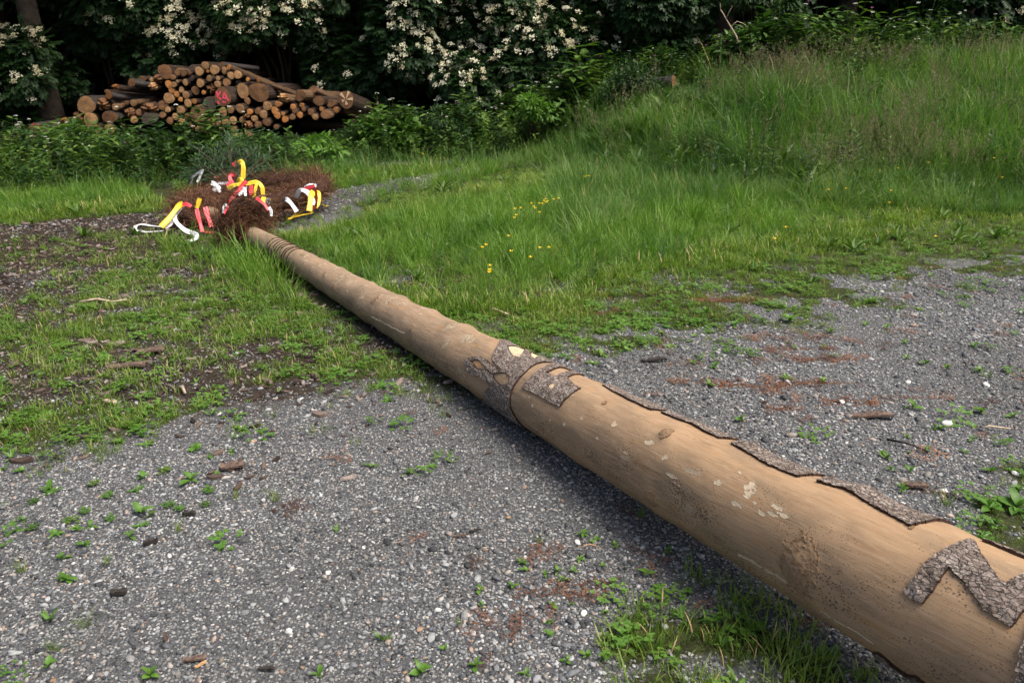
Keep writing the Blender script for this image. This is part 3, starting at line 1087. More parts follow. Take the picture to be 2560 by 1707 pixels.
s = np.clip(.0066 * np.exp(rng.normal(0, .48, n)), .003, .034) * coarse * np.where(ys > 3.3, 1.25, 1.0) * np.where(ys > 6.6, 1.6, 1.0)
scatter('gravel', np.stack([xs, ys, terrain(xs, ys) + s * .12], 1), yaw(n, .22), np.stack([s * rng.uniform(.9, 1.4, n), s, s * rng.uniform(.8, 1.2, n)], 1),
        rng.integers(0, 8, n), pebs, 'grey river gravel of mixed small stones spread over the yard', 'gravel')

# ---- bark chips on the left, needle litter on the right
def chip_mesh(seed):
    r = random.Random(seed)
    k = 7
    V = []
    for z in (0, 1):
        for i in range(k):
            a = 6.283 * i / k
            q = r.uniform(.3, .55)
            if z == 0: V.append((q * 1.7 * math.cos(a), q * .7 * math.sin(a), 0.0))
            else:
                b0 = V[i]
                V.append((b0[0] * .95, b0[1] * .95, .10 + r.uniform(0, .1) + .25 * b0[0] * b0[0]))
    F = [tuple(range(k, 2 * k))] + [(i, (i + 1) % k, k + (i + 1) % k, k + i) for i in range(k)]
    return new_mesh('chip', np.array(V), F, [M['bark_chip']])


chips_ = [chip_mesh(i) for i in range(6)]
xs, ys = candidates(-9, 3, 1.8, 9, 420, 480)
D, Hh, DI, NE, RO, WO = zones(xs, ys)
sdc, _ = pole_dist(xs, ys)
keep = (rng.random(len(xs)) < np.clip(DI * .8 + .004, 0, 1) * np.where(sdc > 0, 1, .25)) & (WO < .3)
xs, ys = xs[keep], ys[keep]
n = len(xs)
s = np.clip(.019 * np.exp(rng.normal(0, .5, n)), .006, .065)
scatter('bark_chips', np.stack([xs, ys, terrain(xs, ys) + .004], 1), yaw(n, .18), np.stack([s, s, s], 1), rng.integers(0, 6, n), chips_, 'grey-brown bark crumbs and chips strewn over the ground beside the pole', 'bark chips')

mb = MB()
for i in range(26):
    a, q, rr = random.random() * 6.283, random.random() * 6.283, .05 * math.sqrt(random.random())
    p = np.array([rr * math.cos(q), rr * math.sin(q), random.uniform(.002, .014)])
    d = np.array([math.cos(a), math.sin(a), random.gauss(0, .15)]) * random.uniform(.008, .02)
    sdv = np.array([-math.sin(a), math.cos(a), 0]) * .0011
    mb.add([p - d + sdv, p - d - sdv, p + d - sdv, p + d + sdv], [(0, 1, 2, 3)])
needles = mb.mesh('needles', [M['rust_needle']])
xs, ys = candidates(-1, 6, 1.6, 6.6, 420, 150)
D, Hh, DI, NE, RO, WO = zones(xs, ys)
keep = rng.random(len(xs)) < np.clip(NE * 1.0 + .012, 0, 1)
xs, ys = xs[keep], ys[keep]
n = len(xs)
s = rng.uniform(.7, 1.4, n)
scatter('needle_litter', np.stack([xs, ys, terrain(xs, ys) + .003], 1), yaw(n, .05), np.stack([s, s, s], 1), np.zeros(n), [needles], 'rust-brown spruce needles drifted in streaks across the gravel', 'needle litter')

# ------------------------------------------------------------------ the pole
pole = thing('pole', 'long peeled spruce trunk with bark letters lying across the gravel', 'pole', (0, 0, 0))
ns, nt_ = 1500, 144
sv = np.linspace(-3.4, 8.3, ns)
tv = np.linspace(-math.pi, math.pi, nt_, endpoint=False)
SG, TG = np.meshgrid(sv, tv, indexing='ij')
V = pole_pt(SG, TG)
i0 = (np.arange(ns - 1)[:, None] * nt_ + np.arange(nt_)[None]).ravel()
i1 = (np.arange(ns - 1)[:, None] * nt_ + ((np.arange(nt_) + 1) % nt_)[None]).ravel()
q = np.stack([i0, i0 + nt_, i1 + nt_, i1], 1)
capn = [np.arange(nt_)[None], (np.arange(nt_)[::-1] + (ns - 1) * nt_)[None]]
me = new_mesh('trunk', V.reshape(-1, 3), [q] + capn, [M['wood']], smooth=True)


def set_st(me, S, A):
    a = me.attributes.new('st', 'FLOAT_VECTOR', 'POINT')
    a.data.foreach_set('vector', np.stack([S, A, np.zeros_like(S)], 1).astype(np.float32).ravel())


RG = np.interp(np.interp(sv, SS, TT), [-.85, 1, 1.2, 1.75], [.267, .1027, .088, .05])
set_st(me, SG.ravel(), (TG * RG[:, None]).ravel())
link('trunk', me, pole)


def patch(name, inside, s0, s1, t0, t1, th, cell, mats, relief=.0015, label=None, taper=0.0):
    """a raised piece on the pole: cells of an (s, angle) grid where inside(s, angle in degrees) holds"""
    rm = float(pole_rad(np.array([(s0 + s1) / 2]), np.array([0.0]))[0])
    ss = np.arange(s0, s1 + cell, cell)
    ts = np.arange(RAD(t0), RAD(t1) + cell / rm, cell / rm)
    S_, T_ = np.meshgrid(ss, ts, indexing='ij')
    a, b_ = len(ss), len(ts)
    cs, ct = (S_[:-1, :-1] + S_[1:, 1:]) / 2, (T_[:-1, :-1] + T_[1:, 1:]) / 2
    js = .0035 * (fbm(cs * 60, ct * rm * 60, 91) - .5)
    jt = np.degrees(.0035 * (fbm(cs * 60 + 40, ct * rm * 60, 92) - .5) / rm)
    mk = inside(cs + js, np.degrees(ct) + jt)
    if not mk.any():
        return None
    rel = relief * 2 * (fbm(S_ * 90, T_ * rm * 130, 93) - .5) + relief * 1.5 * (fbm(S_ * 30, T_ * rm * 45, 94) - .5)
    top = pole_pt(S_, T_, th + rel).reshape(-1, 3)
    bot = pole_pt(S_, T_, -.003).reshape(-1, 3)
    N = a * b_
    I, J = np.where(mk)
    v00 = I * b_ + J
    v10, v11, v01 = v00 + b_, v00 + b_ + 1, v00 + 1
    tops = np.stack([v00, v10, v11, v01], 1)
    pad = np.zeros((mk.shape[0] + 2, mk.shape[1] + 2), bool)
    pad[1:-1, 1:-1] = mk
    walls = []
    for di, dj, e0, e1 in ((-1, 0, v01, v00), (1, 0, v10, v11), (0, -1, v00, v10), (0, 1, v11, v01)):
        edge = ~pad[I + 1 + di, J + 1 + dj]
        walls.append(np.stack([e0[edge], e1[edge], e1[edge] + N, e0[edge] + N], 1))
    walls = np.concatenate(walls)
    F = np.concatenate([tops, walls])
    used = np.unique(F)
    remap = np.zeros(2 * N, np.int64)
    remap[used] = np.arange(len(used))
    Vall = np.concatenate([top, bot])[used]
    me = new_mesh(name, Vall, remap[F], mats, np.concatenate([np.zeros(len(tops)), np.ones(len(walls))]), smooth=False)
    me.polygons.foreach_set('use_smooth', np.concatenate([np.ones(len(tops), bool), np.zeros(len(walls), bool)]))
    sa = np.concatenate([S_.ravel(), S_.ravel()])[used]
    ta = np.concatenate([T_.ravel(), T_.ravel()])[used] * rm
    set_st(me, sa, ta)
    o = link(name, me, pole)
    if label: o['label'] = label
    return o


BK = [M['bark'], M['bark_edge']]


def poly_patch(name, poly, th, cell, holes=(), mats=BK, relief=.0028, label=None):
    P_ = np.array(poly)
    f = lambda s, t: inpoly(s, t, poly) & ~np.any([inpoly(s, t, h) for h in holes] + [np.zeros(s.shape, bool)], axis=0)
    return patch(name, f, P_[:, 0].min() - .01, P_[:, 0].max() + .01, P_[:, 1].min() - 3, P_[:, 1].max() + 3, th, cell, mats, relief, label)


LET_N = [(-.184, 58.3), (-.193, 47.5), (-.196, 34.8), (-.205, 20.6), (-.212, 9.5), (-.215, -2.7), (-.222, -7.5), (-.269, 6.2), (-.316, 15.6), (-.351, 22.7), (-.367, 22.5),
         (-.372, 15.4), (-.379, 5), (-.385, -9), (-.445, -9), (-.44, 19.3), (-.433, 33.9), (-.428, 48.0), (-.396, 46.3), (-.365, 45.5), (-.33, 39.9), (-.292, 33.9), (-.259, 31.4), (-.245, 28.5),
         (-.248, 40.2), (-.245, 50.0), (-.236, 60.4), (-.21, 60.6)]
poly_patch('bark_letter', LET_N, .008, .0022, label='bark shaped like a capital N on the thick end')
LET_E = [(1.715, 56.8), (1.708, 41.5), (1.708, 18.7), (1.708, 8.5), (1.742, -16.9), (1.735, -40), (1.672, -44), (1.662, -29.3), (1.671, -12.6), (1.652, 7.8), (1.657, 17.9), (1.632, 16.4),
         (1.588, 16.8), (1.588, -.2), (1.616, -29.2), (1.575, -38), (1.532, 4.0), (1.515, 9.0), (1.433, 16.5), (1.384, 17.5), (1.391, 34.3), (1.401, 46.3), (1.404, 55.6), (1.496, 55.9), (1.608, 55.3), (1.686, 57.1)]
EYE = [(1.535 + .018 * math.cos(a), 34 + 4.5 * math.sin(a)) for a in np.linspace(0, 6.28, 12)[:-1]]
poly_patch('bark_letter', LET_E, .008, .003, [EYE], label='bark letter with an open notch next to the bark band')
for pl, lab in (([(1.343, -16.5), (1.144, -9.5), (1.005, -8.1), (.985, -20), (.972, -75), (1.34, -75), (1.36, -30)], 'bark strip nearest the bark band on the upper side'),
                ([(.959, -12.2), (.80, -12), (.649, -9.4), (.633, -22), (.622, -78), (.955, -78), (.97, -30)], 'second bark strip on the upper side'),
                ([(.587, -7.8), (.422, -1), (.287, .1), (.27, -15), (.262, -78), (.585, -78), (.60, -30)], 'third bark strip on the upper side'),
                ([(.225, -4), (.14, -6.7), (.021, -1.6), (-.094, 2.2), (-.104, -14), (-.112, -78), (.21, -80), (.25, -30)], 'bark strip with a raised knot on the upper side'),
                ([(-.225, -24), (-.262, -24), (-.50, -22), (-.50, -80), (-.21, -80)], 'bark strip on the far upper side of the thick end')):
    poly_patch('bark_letter', [(a_, b_ + (7 if b_ > -40 else 0)) for a_, b_ in pl], .009, .003, label=lab)
BAND = [(1.735, -75), (1.735, -50), (1.755, -29.5), (1.775, 8.3), (1.767, 31.5), (1.774, 49.2), (1.782, 67.7), (1.784, 84.3), (1.78, 99), (1.764, 114), (1.75, 126.6), (1.745, 165),
        (1.90, 165), (1.95, 150), (2.10, 142), (2.169, 139.3), (2.071, 118.4), (2.026, 98.1), (1.977, 83.9), (1.985, 80.2), (2.039, 76.5), (2.083, 74.4), (2.13, 79.6), (2.186, 79.9), (2.226, 74.1),
        (2.263, 64.9), (2.231, 56.4), (2.152, 44.5), (2.093, 43.8), (2.026, 46.2), (1.975, 48.5), (1.931, 51.9), (1.918, 46.5), (1.992, 43.0), (2.041, 39.1), (2.076, 29.9), (2.117, 11.4), (2.2, -15), (2.228, -29.8), (2.16, -60), (2.1, -75)]
H1 = [(2.191, 58.8), (2.167, 52.2), (2.135, 49.9), (2.078, 53.2), (2.034, 57.2), (2.004, 58.6), (1.977, 59.0), (1.933, 52.9), (1.887, 47.7), (1.845, 49.5), (1.818, 57.5), (1.85, 67.0), (1.894, 70.4), (1.938, 66.9), (1.977, 61.6), (2.004, 60.4), (2.034, 59.0), (2.076, 62.1), (2.125, 64.6)]
H3 = [(2.076, -3), (2.083, -21.7), (2.045, -32), (1.95, -5.9), (1.904, 11.2), (1.955, 14.2), (2.029, 6)]
H4 = [(1.999, -30), (1.93, -38), (1.828, -1.3), (1.874, -4.2)]
poly_patch('bark_band', BAND, .008, .003, [H1, H3, H4], label='band of bark with leaf-shaped carved ornaments')
H2b = [(2.07, 112), (2.03, 100), (2.0, 90), (1.99, 100), (2.0, 115), (2.03, 124)]
# pale freshly cut wood inside the carving
poly_patch('carved_wood', H3, .003, .003, mats=[M['cut_wood'], M['bark_edge']], relief=.001)
poly_patch('carved_wood', H4, .003, .003, mats=[M['cut_wood'], M['bark_edge']], relief=.001)
poly_patch('carved_wood', EYE, .007, .003, mats=[M['cut_wood'], M['bark_edge']], relief=.001)
patch('bark_band', lambda s, t: (s < -.468 + .01 * np.sin(np.radians(t) * 3)), -.95, -.44, -175, 175, .010, .006, BK, label='bark left on at the thick end of the pole')
patch('bark_band', lambda s, t: (t > 128 + 60 * np.abs(s + .14) / .2 * (s > -.1) + 6 * np.sin(s * 60)) & (t < 172), -.40, .02, 120, 175, .009, .005, BK, label='strip of bark left on the underside')
for k in range(9):
    sc_ = 5.20 + k * .062
    ph = random.random() * 6
    patch('bark_ring', lambda s, t, sc_=sc_, ph=ph: np.abs(s - sc_ - .014 * np.sin(np.radians(t) + ph) - .012 * np.radians(t)) < .0045 * (.5 + vnoise(np.radians(t) * 3 + sc_ * 40, s * 0, 5)), sc_ - .08, sc_ + .08, -140, 140, .005, .004, [M['ring_bark'], M['ring_bark']], .0008)


def ell_patch(name, s, t, rs, rt, th, mats, seed, rough=.5, cell=.0022, relief=.0004, loc=False):
    r = float(pole_rad(np.array([s]), np.array([RAD(t)]))[0])
    rtd = math.degrees(rt / r)

    def f(S, T):
        a, b_ = (S - s) / rs, (T - t) / rtd
        return a * a + b_ * b_ < 1 + rough * 3 * (fbm(S * 55 + seed * 7, np.radians(T) * r * 75, 95 + seed, 4) - .5)
    o = patch(name, f, s - rs * 1.6, s + rs * 1.6, t - rtd * 1.6, t + rtd * 1.6, th, cell, mats, relief)
    if o and loc:
        me = o.data
        n = len(me.vertices)
        st = np.zeros(n * 3, np.float32)
        me.attributes['st'].data.foreach_get('vector', st)
        st = st.reshape(-1, 3)
        lo = np.stack([(st[:, 0] - s) / rs, (st[:, 1] - RAD(t) * r) / rt, np.zeros(n)], 1)
        a = me.attributes.new('loc', 'FLOAT_VECTOR', 'POINT')
        a.data.foreach_set('vector', lo.astype(np.float32).ravel())
    return o


BA, BD = [M['bast'], M['bast']], [M['bast_dull'], M['bast_dull']]
for i, (s, t, rs, rt, mm) in enumerate([(1.067, 42.6, .012, .011, BA), (1.12, 68.4, .007, .005, BA), (.944, 67.1, .016, .004, BA), (.752, 48.3, .018, .013, BA), (.845, 44, .018, .009, BA), (.692, 65.2, .028, .004, BA),
                                        (.611, 49.6, .026, .012, BD), (.494, 47.3, .013, .012, BA), (.446, 30, .006, .004, BA), (.375, 41.4, .02, .019, BA), (.391, 59.4, .019, .006, BA), (.294, 55, .014, .006, BA),
                                        (.256, 45, .022, .008, BA), (.223, 48.2, .014, .006, BA), (.58, 88.9, .010, .017, BD), (.556, 100.2, .008, .013, BD), (.33, 50, .008, .004, BA), (.26, 52, .012, .004, BA), (.66, 70, .02, .003, BA),
                                        (2.268, 90.3, .035, .022, BD), (2.386, 20, .05, .018, BD), (1.25, 55, .006, .005, BA), (1.60, 72, .005, .008, BA), (1.64, 64, .006, .005, BA), (1.34, 74, .005, .006, BA), (1.45, 80, .007, .006, BA)]):
    ell_patch('bast_patch', s, t, rs * 1.15, rt * 1.0, .0006, mm, i, 1.7, .002)
for i, (s, t) in enumerate([(4.857, 44.6), (4.658, 54.2), (4.413, 45.3), (4.382, 8.5), (4.12, -.7), (4.176, 33.5), (3.799, 13.8), (3.705, 59.1), (3.381, 14.3), (3.242, 15.7), (2.515, 50.3), (2.607, 10.8), (3.05, -8), (2.40, 20), (4.95, 20), (4.6, 10), (4.0, 30)]):
    ell_patch('bast_patch', s, t, .018 + .014 * random.random(), .022 + .022 * random.random(), .0008, BD, 40 + i, 1.9, .003)
for s0_, s1_, t0_, wv_, ph in ((.16, .36, 104, .0030, 0), (-.12, .05, 112, .0022, 2), (3.0, 3.5, 80, .003, 3)):
    patch('bast_strip', lambda s, t, s0_=s0_, s1_=s1_, t0_=t0_, wv_=wv_, ph=ph: (s > s0_) & (s < s1_) & (np.abs(t - t0_ - 16 * (s - s0_) - .9 * np.sin(s * 55 + ph)) * .0028 < wv_ * (.25 + 1.5 * vnoise(s * 70, t * 0, 7))), s0_, s1_, t0_ - 12, t0_ + 18, .0016, .0025, BA, .0008)
KN = [M['knot'], M['knot']]
for i, (s, t, rs, rt) in enumerate([(.812, 25.9, .022, .028), (.779, 103, .03, .03), (.121, 82, .06, .085), (3.532, 38.8, .022, .03), (4.174, 69.8, .014, .02), (2.931, 59.4, .008, .014), (-.097, 9.5, .006, .006), (4.413, 48, .015, .022), (1.20, 22, .01, .008)]):
    ell_patch('knot', s, t, rs, rt, .0035, KN, 70 + i, .9, .0025, .0020, True)

# ------------------------------------------------------------------ wreaths, spruce tip, ribbons
def garland(n, centre, axis, Rm, rm, size=1.0):
    """dried spruce sprigs bound round a ring: each a little stem with needles along it"""
    ax_ = np.asarray(axis, float)
    ax_ /= np.linalg.norm(ax_)
    e1 = np.cross(ax_, [0, 0, 1.0])
    if np.linalg.norm(e1) < .2: e1 = np.cross(ax_, [0, 1.0, 0])
    e1 /= np.linalg.norm(e1)
    e2 = np.cross(ax_, e1)
    th = rng.uniform(0, 6.283, n)
    ph = rng.uniform(0, 6.283, n)
    rr = rm * (.35 + .6 * rng.random(n)) * (.45 + 1.1 * fbm(th * 3.4 + centre[0] * 9, ph * .6, 33))
    rad = np.cos(th)[:, None] * e1 + np.sin(th)[:, None] * e2
    tan = -np.sin(th)[:, None] * e1 + np.cos(th)[:, None] * e2
    out = rad * np.cos(ph)[:, None] + ax_ * np.sin(ph)[:, None]
    pos = np.asarray(centre) + rad * Rm + out * rr[:, None]
    d = out * rng.uniform(.15, .9, (n, 1)) + tan * rng.choice([-1, 1], (n, 1)) * rng.uniform(.3, 1.2, (n, 1)) + unit(n) * .4
    d /= np.linalg.norm(d, axis=1, keepdims=True)
    d[:, 2] = np.where(pos[:, 2] < .05, np.abs(d[:, 2]) * .3, d[:, 2])
    L = size * rng.uniform(.07, .19, n)
    # stems
    R = basis(d, unit(n))
    sV = np.array([(0, .018, 0), (0, -.018, 0), (1, -.006, 0), (1, .006, 0)])
    V1, F1 = replicate(sV, [np.array([(0, 1, 2, 3)])], pos, R, L)
    # needles
    k = 26
    f = rng.random((n, k))
    base = (pos[:, None] + d[:, None] * (L[:, None] * f)[..., None]).reshape(-1, 3)
    nd_ = (np.repeat(d, k, 0) * .75 + unit(n * k) * .9)
    ln = (size * .026 * rng.uniform(.6, 1.3, (n, k)) * (1.1 - .5 * f)).reshape(-1)
    tV = np.array([(0, .05, 0), (0, -.05, 0), (1, 0, 0)])
    V2, F2 = replicate(tV, [np.array([(0, 1, 2)])], base, basis(nd_, unit(n * k)), ln)
    V = np.concatenate([V1, V2])
    V[:, 2] = np.maximum(V[:, 2], .006)
    return V, [F1[0], F2[0] + len(V1)]


def torus(centre, axis, Rm, rm, nu=48, nv=12):
    ax_ = np.asarray(axis, float)
    ax_ /= np.linalg.norm(ax_)
    e1 = np.cross(ax_, [0, 0, 1.0])
    if np.linalg.norm(e1) < .2: e1 = np.cross(ax_, [0, 1.0, 0])
    e1 /= np.linalg.norm(e1)
    e2 = np.cross(ax_, e1)
    U_, W_ = np.meshgrid(np.arange(nu) * 6.28318 / nu, np.arange(nv) * 6.28318 / nv, indexing='ij')
    r = rm * (.8 + .4 * fbm(U_ * 3, W_, 34))
    rad = np.cos(U_)[..., None] * e1 + np.sin(U_)[..., None] * e2
    V = np.asarray(centre) + rad * (Rm + r * np.cos(W_))[..., None] + ax_ * (r * np.sin(W_))[..., None]
    V[..., 2] = np.maximum(V[..., 2], .008)
    i, j = np.meshgrid(np.arange(nu), np.arange(nv), indexing='ij')
    F = np.stack([i * nv + j, ((i + 1) % nu) * nv + j, ((i + 1) % nu) * nv + (j + 1) % nv, i * nv + (j + 1) % nv], -1).reshape(-1, 4)
    return V.reshape(-1, 3), F


def wreath(label, centre, axis, Rm, rm, n, cat='wreath'):
    w = thing('wreath', label, cat)
    V, F = torus(centre, axis, Rm, rm * .68)
    link('core', new_mesh('core', V, F, [M['dried_core']], smooth=True), w)
    V, F = garland(n, centre, axis, Rm, rm)
    o = link('dried_twigs', new_mesh('dried_twigs', V, F, [M['dried_twig']]), w)
    o['kind'] = 'stuff'
    return w


pd = pole_axis(np.array([1.4]))[0] - pole_axis(np.array([1.2]))[0]
pd /= np.linalg.norm(pd)
BIG = np.array([-2.93, 9.2, .19])
big = wreath('large wreath of dried brown spruce twigs lying flat round the pole tip', BIG, (-.12, -.05, 1), .74, .155, 3800)
t_s = 1.285
SMALL = pole_axis(np.array([t_s]))[0] + np.array([-.03, 0, .13])
small = wreath('small upright wreath of dried brown spruce twigs round the pole', SMALL, pd, .125, .155, 2300)

lobe = at(492, 545, 8.42)
lobe[2] = .14
V, F = garland(1100, lobe, (.35, -.2, 1), .16, .13)
o = link('dried_twigs', new_mesh('dried_twigs', V, F, [M['dried_twig']]), big)
o['kind'] = 'stuff'
V, F = torus(lobe, (.35, -.2, 1), .16, .08)
link('core', new_mesh('core', V, F, [M['dried_core']], smooth=True), big)

# green spruce tip at the end of the pole, with cones
tip = thing('spruce_tip', 'dark green spruce top with cones lying behind the brown wreaths', 'treetop')
a0 = at(585, 480, 9.5)
a0[2] = .2
a1 = at(575, 425, 11.2)
pd_ = (a1 - a0) / np.linalg.norm(a1 - a0)
mb = MB()
mb.tube([a0, (a0 + a1) / 2, a1], [.05, .035, .012], 7)
nb = []
for k in range(75):
    f = random.random() ** .7
    p = a0 + (a1 - a0) * f
    q = random.uniform(-.3, 3.5)
    sidev = np.cross(pd_, [0, 0, 1.0])
    d = sidev * math.cos(q) * 1.3 + np.array([0, 0, .8]) * math.sin(q) + pd_ * .55
    L = (.80 - .34 * f) * random.uniform(.7, 1.15)
    e = p + d / np.linalg.norm(d) * L
    e[2] = max(.06, e[2] - .1 * L)
    m_ = (p + e) / 2 + np.array([0, 0, .05])
    mb.tube([p, m_, e], [.008, .005, .002], 4)
    nb.append((p, m_, e))
link('stem', mb.mesh('stem', [M['dark_stem']]), tip)
pos, dirs = [], []
for p, m_, e in nb:
    for k in range(70):
        f = .12 + .88 * random.random()
        b_ = p * (1 - f) ** 2 + 2 * m_ * f * (1 - f) + e * f * f
        s_ = np.array([random.gauss(0, .055), random.gauss(0, .055), random.gauss(-.02, .03)]) * (1.15 - .5 * f)
        pos.append(b_ + s_ * .6)
        dirs.append((e - p) * .6 + s_ * 7)
pos, dirs = np.array(pos), np.array(dirs)
V, F = replicate([(0, .02, 0), (0, -.02, 0), (.5, -.075, -.01), (1, 0, -.03), (.5, .075, -.01)], [np.array([(0, 1, 2, 3, 4)])], pos, basis(dirs, unit(len(pos)) * .5 + np.array([0, 0, 1.0])), rng.uniform(.06, .12, len(pos)))
o = link('needles', new_mesh('needles', V, F, [M['spruce']]), tip)
o['kind'] = 'stuff'
for px, py in ((566, 388), (583, 386), (617, 386)):
    c = at(px, py, 10.6)
    mb = MB()
    mb.tube([c + np.array([0, 0, z]) for z in (-.07, -.05, -.01, .03, .05)], [.008, .02, .024, .018, .005], 8)
    link('cone', mb.mesh('cone', [M['dark_stem']], True), tip)

# ribbons: (parent, material, width m, depth Y or None = on the ground, points in the photograph's px)
Z = lambda pts: [(320 + a / 4.356, 380 + b / 4.356) for a, b in pts]
RIB = [
    (big, 'rib_white', .05, None, [(470, 790), (350, 803), (240, 790), (150, 785), (85, 800), (75, 830), (110, 858), (200, 862), (385, 858)], 'white ribbon folded in a loop on the ground'),
    (big, 'rib_yellow', .065, (8.30, 7.95), [(605, 560), (560, 580), (510, 640), (440, 730), (360, 815)], 'yellow ribbon slanting down to the ground'),
    (big, 'rib_speck', .05, (8.25, 7.98), [(575, 600), (520, 670), (495, 740), (455, 790), (395, 822)], 'speckled white ribbon beside the yellow one'),
    (big, 'rib_white', .05, (8.18, 7.6), [(500, 655), (510, 730), (540, 780), (620, 850), (690, 878), (745, 895), (748, 925), (715, 955), (670, 972)], 'long white ribbon bending over the ground'),
    (big, 'rib_red', .04, (8.22, 8.2), [(590, 575), (640, 568), (690, 595)], 'short red ribbon on top'),
    (big, 'rib_yellow', .05, (8.12, 8.1), [(782, 505), (770, 545), (760, 585), (745, 615)], 'short upright yellow ribbon'),
    (big, 'rib_red', .045, (8.08, 7.9), [(748, 620), (765, 700), (785, 770), (812, 868)], 'straight red ribbon hanging to the ground'),
    (big, 'rib_red', .055, (8.06, 7.95), [(840, 600), (862, 670), (885, 740), (912, 815)], 'straight red ribbon with a wider end'),
    (big, 'rib_red', .04, None, [(832, 868), (890, 872), (962, 878)], 'short red ribbon flat on the ground'),
    (tip, 'rib_white', .035, (9.9, 9.8), [(688, 355), (692, 300), (705, 272), (765, 228), (815, 202), (795, 245), (770, 300), (752, 330)], 'white ribbon standing in a loop'),
    (big, 'rib_white', .06, (9.55, 9.5), [(905, 335), (935, 345), (965, 372), (945, 400), (935, 430)], 'white ribbon tied in a bow'),
    (big, 'rib_white', .05, (9.54, 9.48), [(965, 372), (990, 390), (992, 440)], None),
    (big, 'rib_speck', .03, (9.6, 9.6), [(960, 340), (1040, 342), (1110, 335)], None),
    (big, 'rib_yellow', .065, (8.4, 8.35), [(1205, 125), (1228, 106), (1248, 120), (1258, 180), (1252, 290)], 'yellow ribbon standing upright with a bent tip'),
    (big, 'rib_yellow', .05, (8.3, 8.25), [(1195, 330), (1215, 295), (1250, 310), (1215, 345)], None),
    (big, 'rib_yellow', .055, (8.05, 8.0), [(1085, 402), (1130, 372), (1190, 355), (1300, 345), (1390, 325), (1435, 345), (1462, 390), (1470, 465)], 'long yellow ribbon arched over the small wreath'),
    (small, 'rib_yellow', .04, (7.9, 7.85), [(1400, 345), (1390, 400), (1378, 450), (1368, 498)], 'narrow yellow ribbon hanging'),
    (small, 'rib_red', .06, (7.92, 7.75), [(1290, 315), (1240, 375), (1200, 425), (1150, 478), (1125, 530), (1100, 600)], 'long slanting red ribbon'),
    (tip, 'rib_red', .065, (9.3, 9.2), [(1165, 265), (1135, 248), (1108, 268), (1118, 310), (1140, 345)], 'red ribbon folded over on itself'),
    (big, 'rib_red', .05, (9.2, 9.1), [(1120, 320), (1080, 372)], None),
    (tip, 'rib_red', .05, (10.2, 10.2), [(1140, 115), (1165, 155)], 'small red ribbon high in the spruce tip'),
    (tip, 'rib_red', .03, (10.2, 10.2), [(1172, 92), (1188, 112)], None),
    (tip, 'rib_red', .03, (10.0, 10.0), [(945, 265), (975, 280), (1002, 252)], None),
    (small, 'rib_speck', .05, (7.82, 7.7), [(1275, 380), (1255, 425), (1205, 470)], 'speckled white ribbon drooping'),
    (small, 'rib_white', .04, (7.8, 7.7), [(1268, 395), (1275, 430), (1280, 478)], None),
    (small, 'rib_red', .055, (7.95, 7.8), [(1342, 365), (1338, 420), (1340, 470)], 'short red ribbon hanging'),
    (small, 'rib_yellow', .055, (7.85, 7.75), [(1482, 490), (1470, 525), (1475, 560)], None),
    (small, 'rib_red', .04, (7.75, 7.7), [(1395, 500), (1440, 530), (1490, 575), (1530, 635)], None),
    (small, 'rib_speck', .04, (7.65, 7.6), [(1535, 600), (1558, 640), (1560, 700)], None),
    (small, 'rib_speck', .07, (8.1, 8.1), [(1530, 505), (1520, 575)], None),
    (small, 'rib_speck', .045, (7.72, 7.65), [(1075, 565), (1045, 610), (1038, 665)], None),
    (small, 'rib_red', .025, (7.70, 7.6), [(1090, 590), (1065, 640), (1048, 675)], None),
    (big, 'rib_white', .05, (8.45, 8.25), [(1710, 515), (1735, 520), (1785, 570), (1838, 650)], 'white ribbon slanting in front of the right-hand twigs'),
    (big, 'rib_red', .05, (8.85, 8.8), [(2035, 372), (1960, 392), (1900, 410), (1850, 450), (1815, 490)], 'red ribbon draped over the right side'),
    (big, 'rib_white', .055, (8.75, 8.5), [(1825, 498), (1862, 430), (1890, 412), (1950, 435), (2000, 495), (2030, 575)], 'white ribbon arched over the right side'),
    (big, 'rib_white', .045, (8.9, 8.9), [(1925, 392), (1980, 365), (2050, 368)], None),
    (big, 'rib_yellow', .07, (8.6, 8.4), [(2020, 425), (1998, 470), (1985, 550), (1975, 640)], 'wide yellow ribbon hanging on the right side'),
    (big, 'rib_yellow', .045, (8.65, 8.5), [(2040, 430), (2078, 450), (2085, 510), (2070, 565), (2040, 605)], 'narrow yellow ribbon curving on the right side'),
    (big, 'rib_red', .03, (8.62, 8.4), [(1955, 425), (1968, 500), (1975, 570), (2035, 612), (2050, 560), (2052, 470), (2035, 385)], None),
    (big, 'rib_yellow', .05, None, [(2050, 585), (2110, 590), (2135, 605), (2175, 622)], 'yellow ribbon end on the ground at the right'),
    (big, 'rib_yellow', .05, None, [(1690, 712), (1730, 700), (1790, 690), (1860, 700)], None),
    (big, 'rib_yellow', .045, None, [(1740, 758), (1800, 748), (1900, 722), (2000, 695), (1995, 670), (1930, 668), (1850, 695), (1760, 770)], 'yellow ribbon lying folded on the ground at the right'),
    (big, 'rib_red', .04, None, [(1800, 680), (1850, 660), (1930, 645), (2025, 620)], 'red ribbon lying on the ground at the right'),
    (big, 'rib_white', .03, None, [(1880, 648), (1980, 632), (2075, 612)], None),
]
